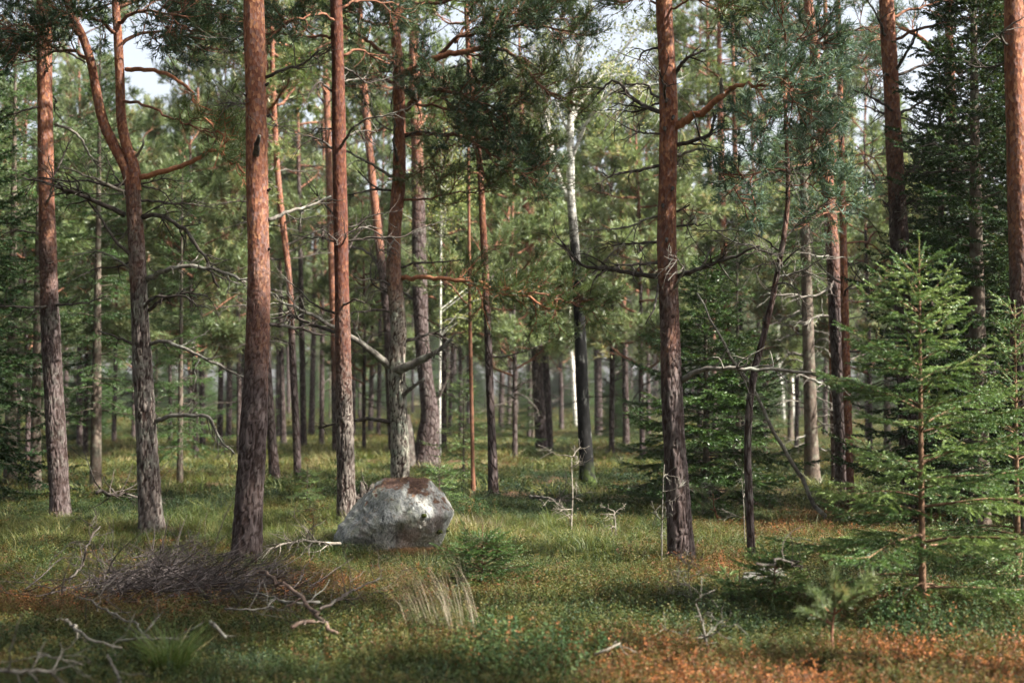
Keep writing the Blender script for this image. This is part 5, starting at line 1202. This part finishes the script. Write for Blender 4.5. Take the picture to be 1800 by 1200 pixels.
dead_sapling('straggly lichen bush in front of the upswept limbed pine', 1222, 1075, .34, 78, 'dead_grey', 13, .22, .008, -.1)

# young pine, blurred in the corner heather
def young_pine(label, px, py, H, seed, leaf='pine_leaf', nb=9):
    p = ground_at(px, py); r = np.random.default_rng(seed); e = empty('young_pine', p, label, 'young pine'); mb = MB()
    P = wander([0, 0, -.04], [-.2, 0, 1], H + .04, 6, .12, .05, r); tube(mb, P, np.linspace(.012, .006, 7), 6); obj('stem', mb.mesh('stem', [M['limb']]), e)
    for q in range(nb):
        i = r.integers(2, 7); a = r.uniform(0, 6.28); b_ = wander(P[i], [math.cos(a), math.sin(a), .4], H * r.uniform(.35, .8), 4, .15, .1, r); m2 = MB(); tube(m2, b_, np.linspace(.006, .003, 5), 4, 0, False)
        tufts(m2, b_[1:].repeat(2, 0), np.repeat(np.diff(b_, axis=0), 2, 0), 1.1, 34, .055, .0045, 1, .06, r); obj('branch', m2.mesh('young_branch', [M['limb'], M[leaf]]), e)
young_pine('crooked little pine with yellowish needle brushes over the red heather', 1468, 1160, .33, 81, 'pine_pale')
young_pine('sparse little pine by the dense spruce', 1262, 925, .42, 82, 'pine_pale', 5)

# heather bushes standing above the mat
BUSH = leaf_mat('bush_leaves', [(0., (.010, .026, .012)), (.6, (.03, .062, .022)), (.92, (.075, .10, .03)), (1., (.22, .09, .04))], .55, .2, spec=.15)
for q, (px, py, rad, h, lab) in enumerate([(925, 1196, .42, .34, 'dark rounded blueberry bush in the shade below the combed over grass'), (865, 1150, .28, .24, 'lower blueberry bush touching the dark rounded one'),
        (800, 908, .5, .32, 'bluish green shrub clump behind the boulder'), (1660, 1130, .5, .3, 'dark shrub clump under the bright young spruce'), (1010, 1150, .3, .2, 'small green shrub cushion beside the dark rounded bush')]):
    p = ground_at(px, py); mb = heath_clump(400 + q, rad, h, int(420 * rad), 22, .024)
    tag(obj('shrub', mb.mesh('shrub', [STEM, BUSH]), None, p), lab, 'shrub')

# upturned root clump between the two trunks
rp = ground_at(640, 905); e = empty('root_clump', rp, 'dark upturned root clump between the reddish and the crooked pine', 'root clump')
bm = bmesh.new(); bmesh.ops.create_icosphere(bm, subdivisions=4, radius=1)
for v in bm.verts: v.co = Vector((v.co.x * .16, v.co.y * .10, v.co.z * .17 + .15)) * (1 + .55 * mnoise.fractal(v.co * 1.9, 1, 2, 4))
me = bpy.data.meshes.new('root_soil'); bm.to_mesh(me); bm.free(); me.materials.append(M['dead']); obj('soil', me, e)
for q in range(9):
    a = r.uniform(0, 6.28); obj('root', dead_branch_mesh(wander([0, 0, .18], [math.cos(a), math.sin(a) * .6, r.uniform(-.2, .9)], r.uniform(.25, .45), 5, .3, 0, r), np.linspace(.018, .005, 6), 3, .12, 830 + q, M['dead']), e)

# ------------------------------------------------------------------ air
hz = bpy.data.materials.new('haze_air'); hz.use_nodes = True; nt = hz.node_tree; nt.nodes.clear()
pv = nt.nodes.new('ShaderNodeVolumePrincipled'); pv.inputs['Density'].default_value = .0003; pv.inputs['Color'].default_value = (.95, .97, 1.0, 1); pv.inputs['Anisotropy'].default_value = .2
mo = nt.nodes.new('ShaderNodeOutputMaterial'); nt.links.new(pv.outputs[0], mo.inputs['Volume'])
me = bpy.data.meshes.new('haze'); bm = bmesh.new(); bmesh.ops.create_cube(bm, size=1); bm.to_mesh(me); bm.free(); me.materials.append(hz)
ho = obj('haze', me, None, (0, 300, 12.0)); ho.scale = (1300, 1100, 27); tag(ho, 'thin pale haze in the forest air', kind='stuff')
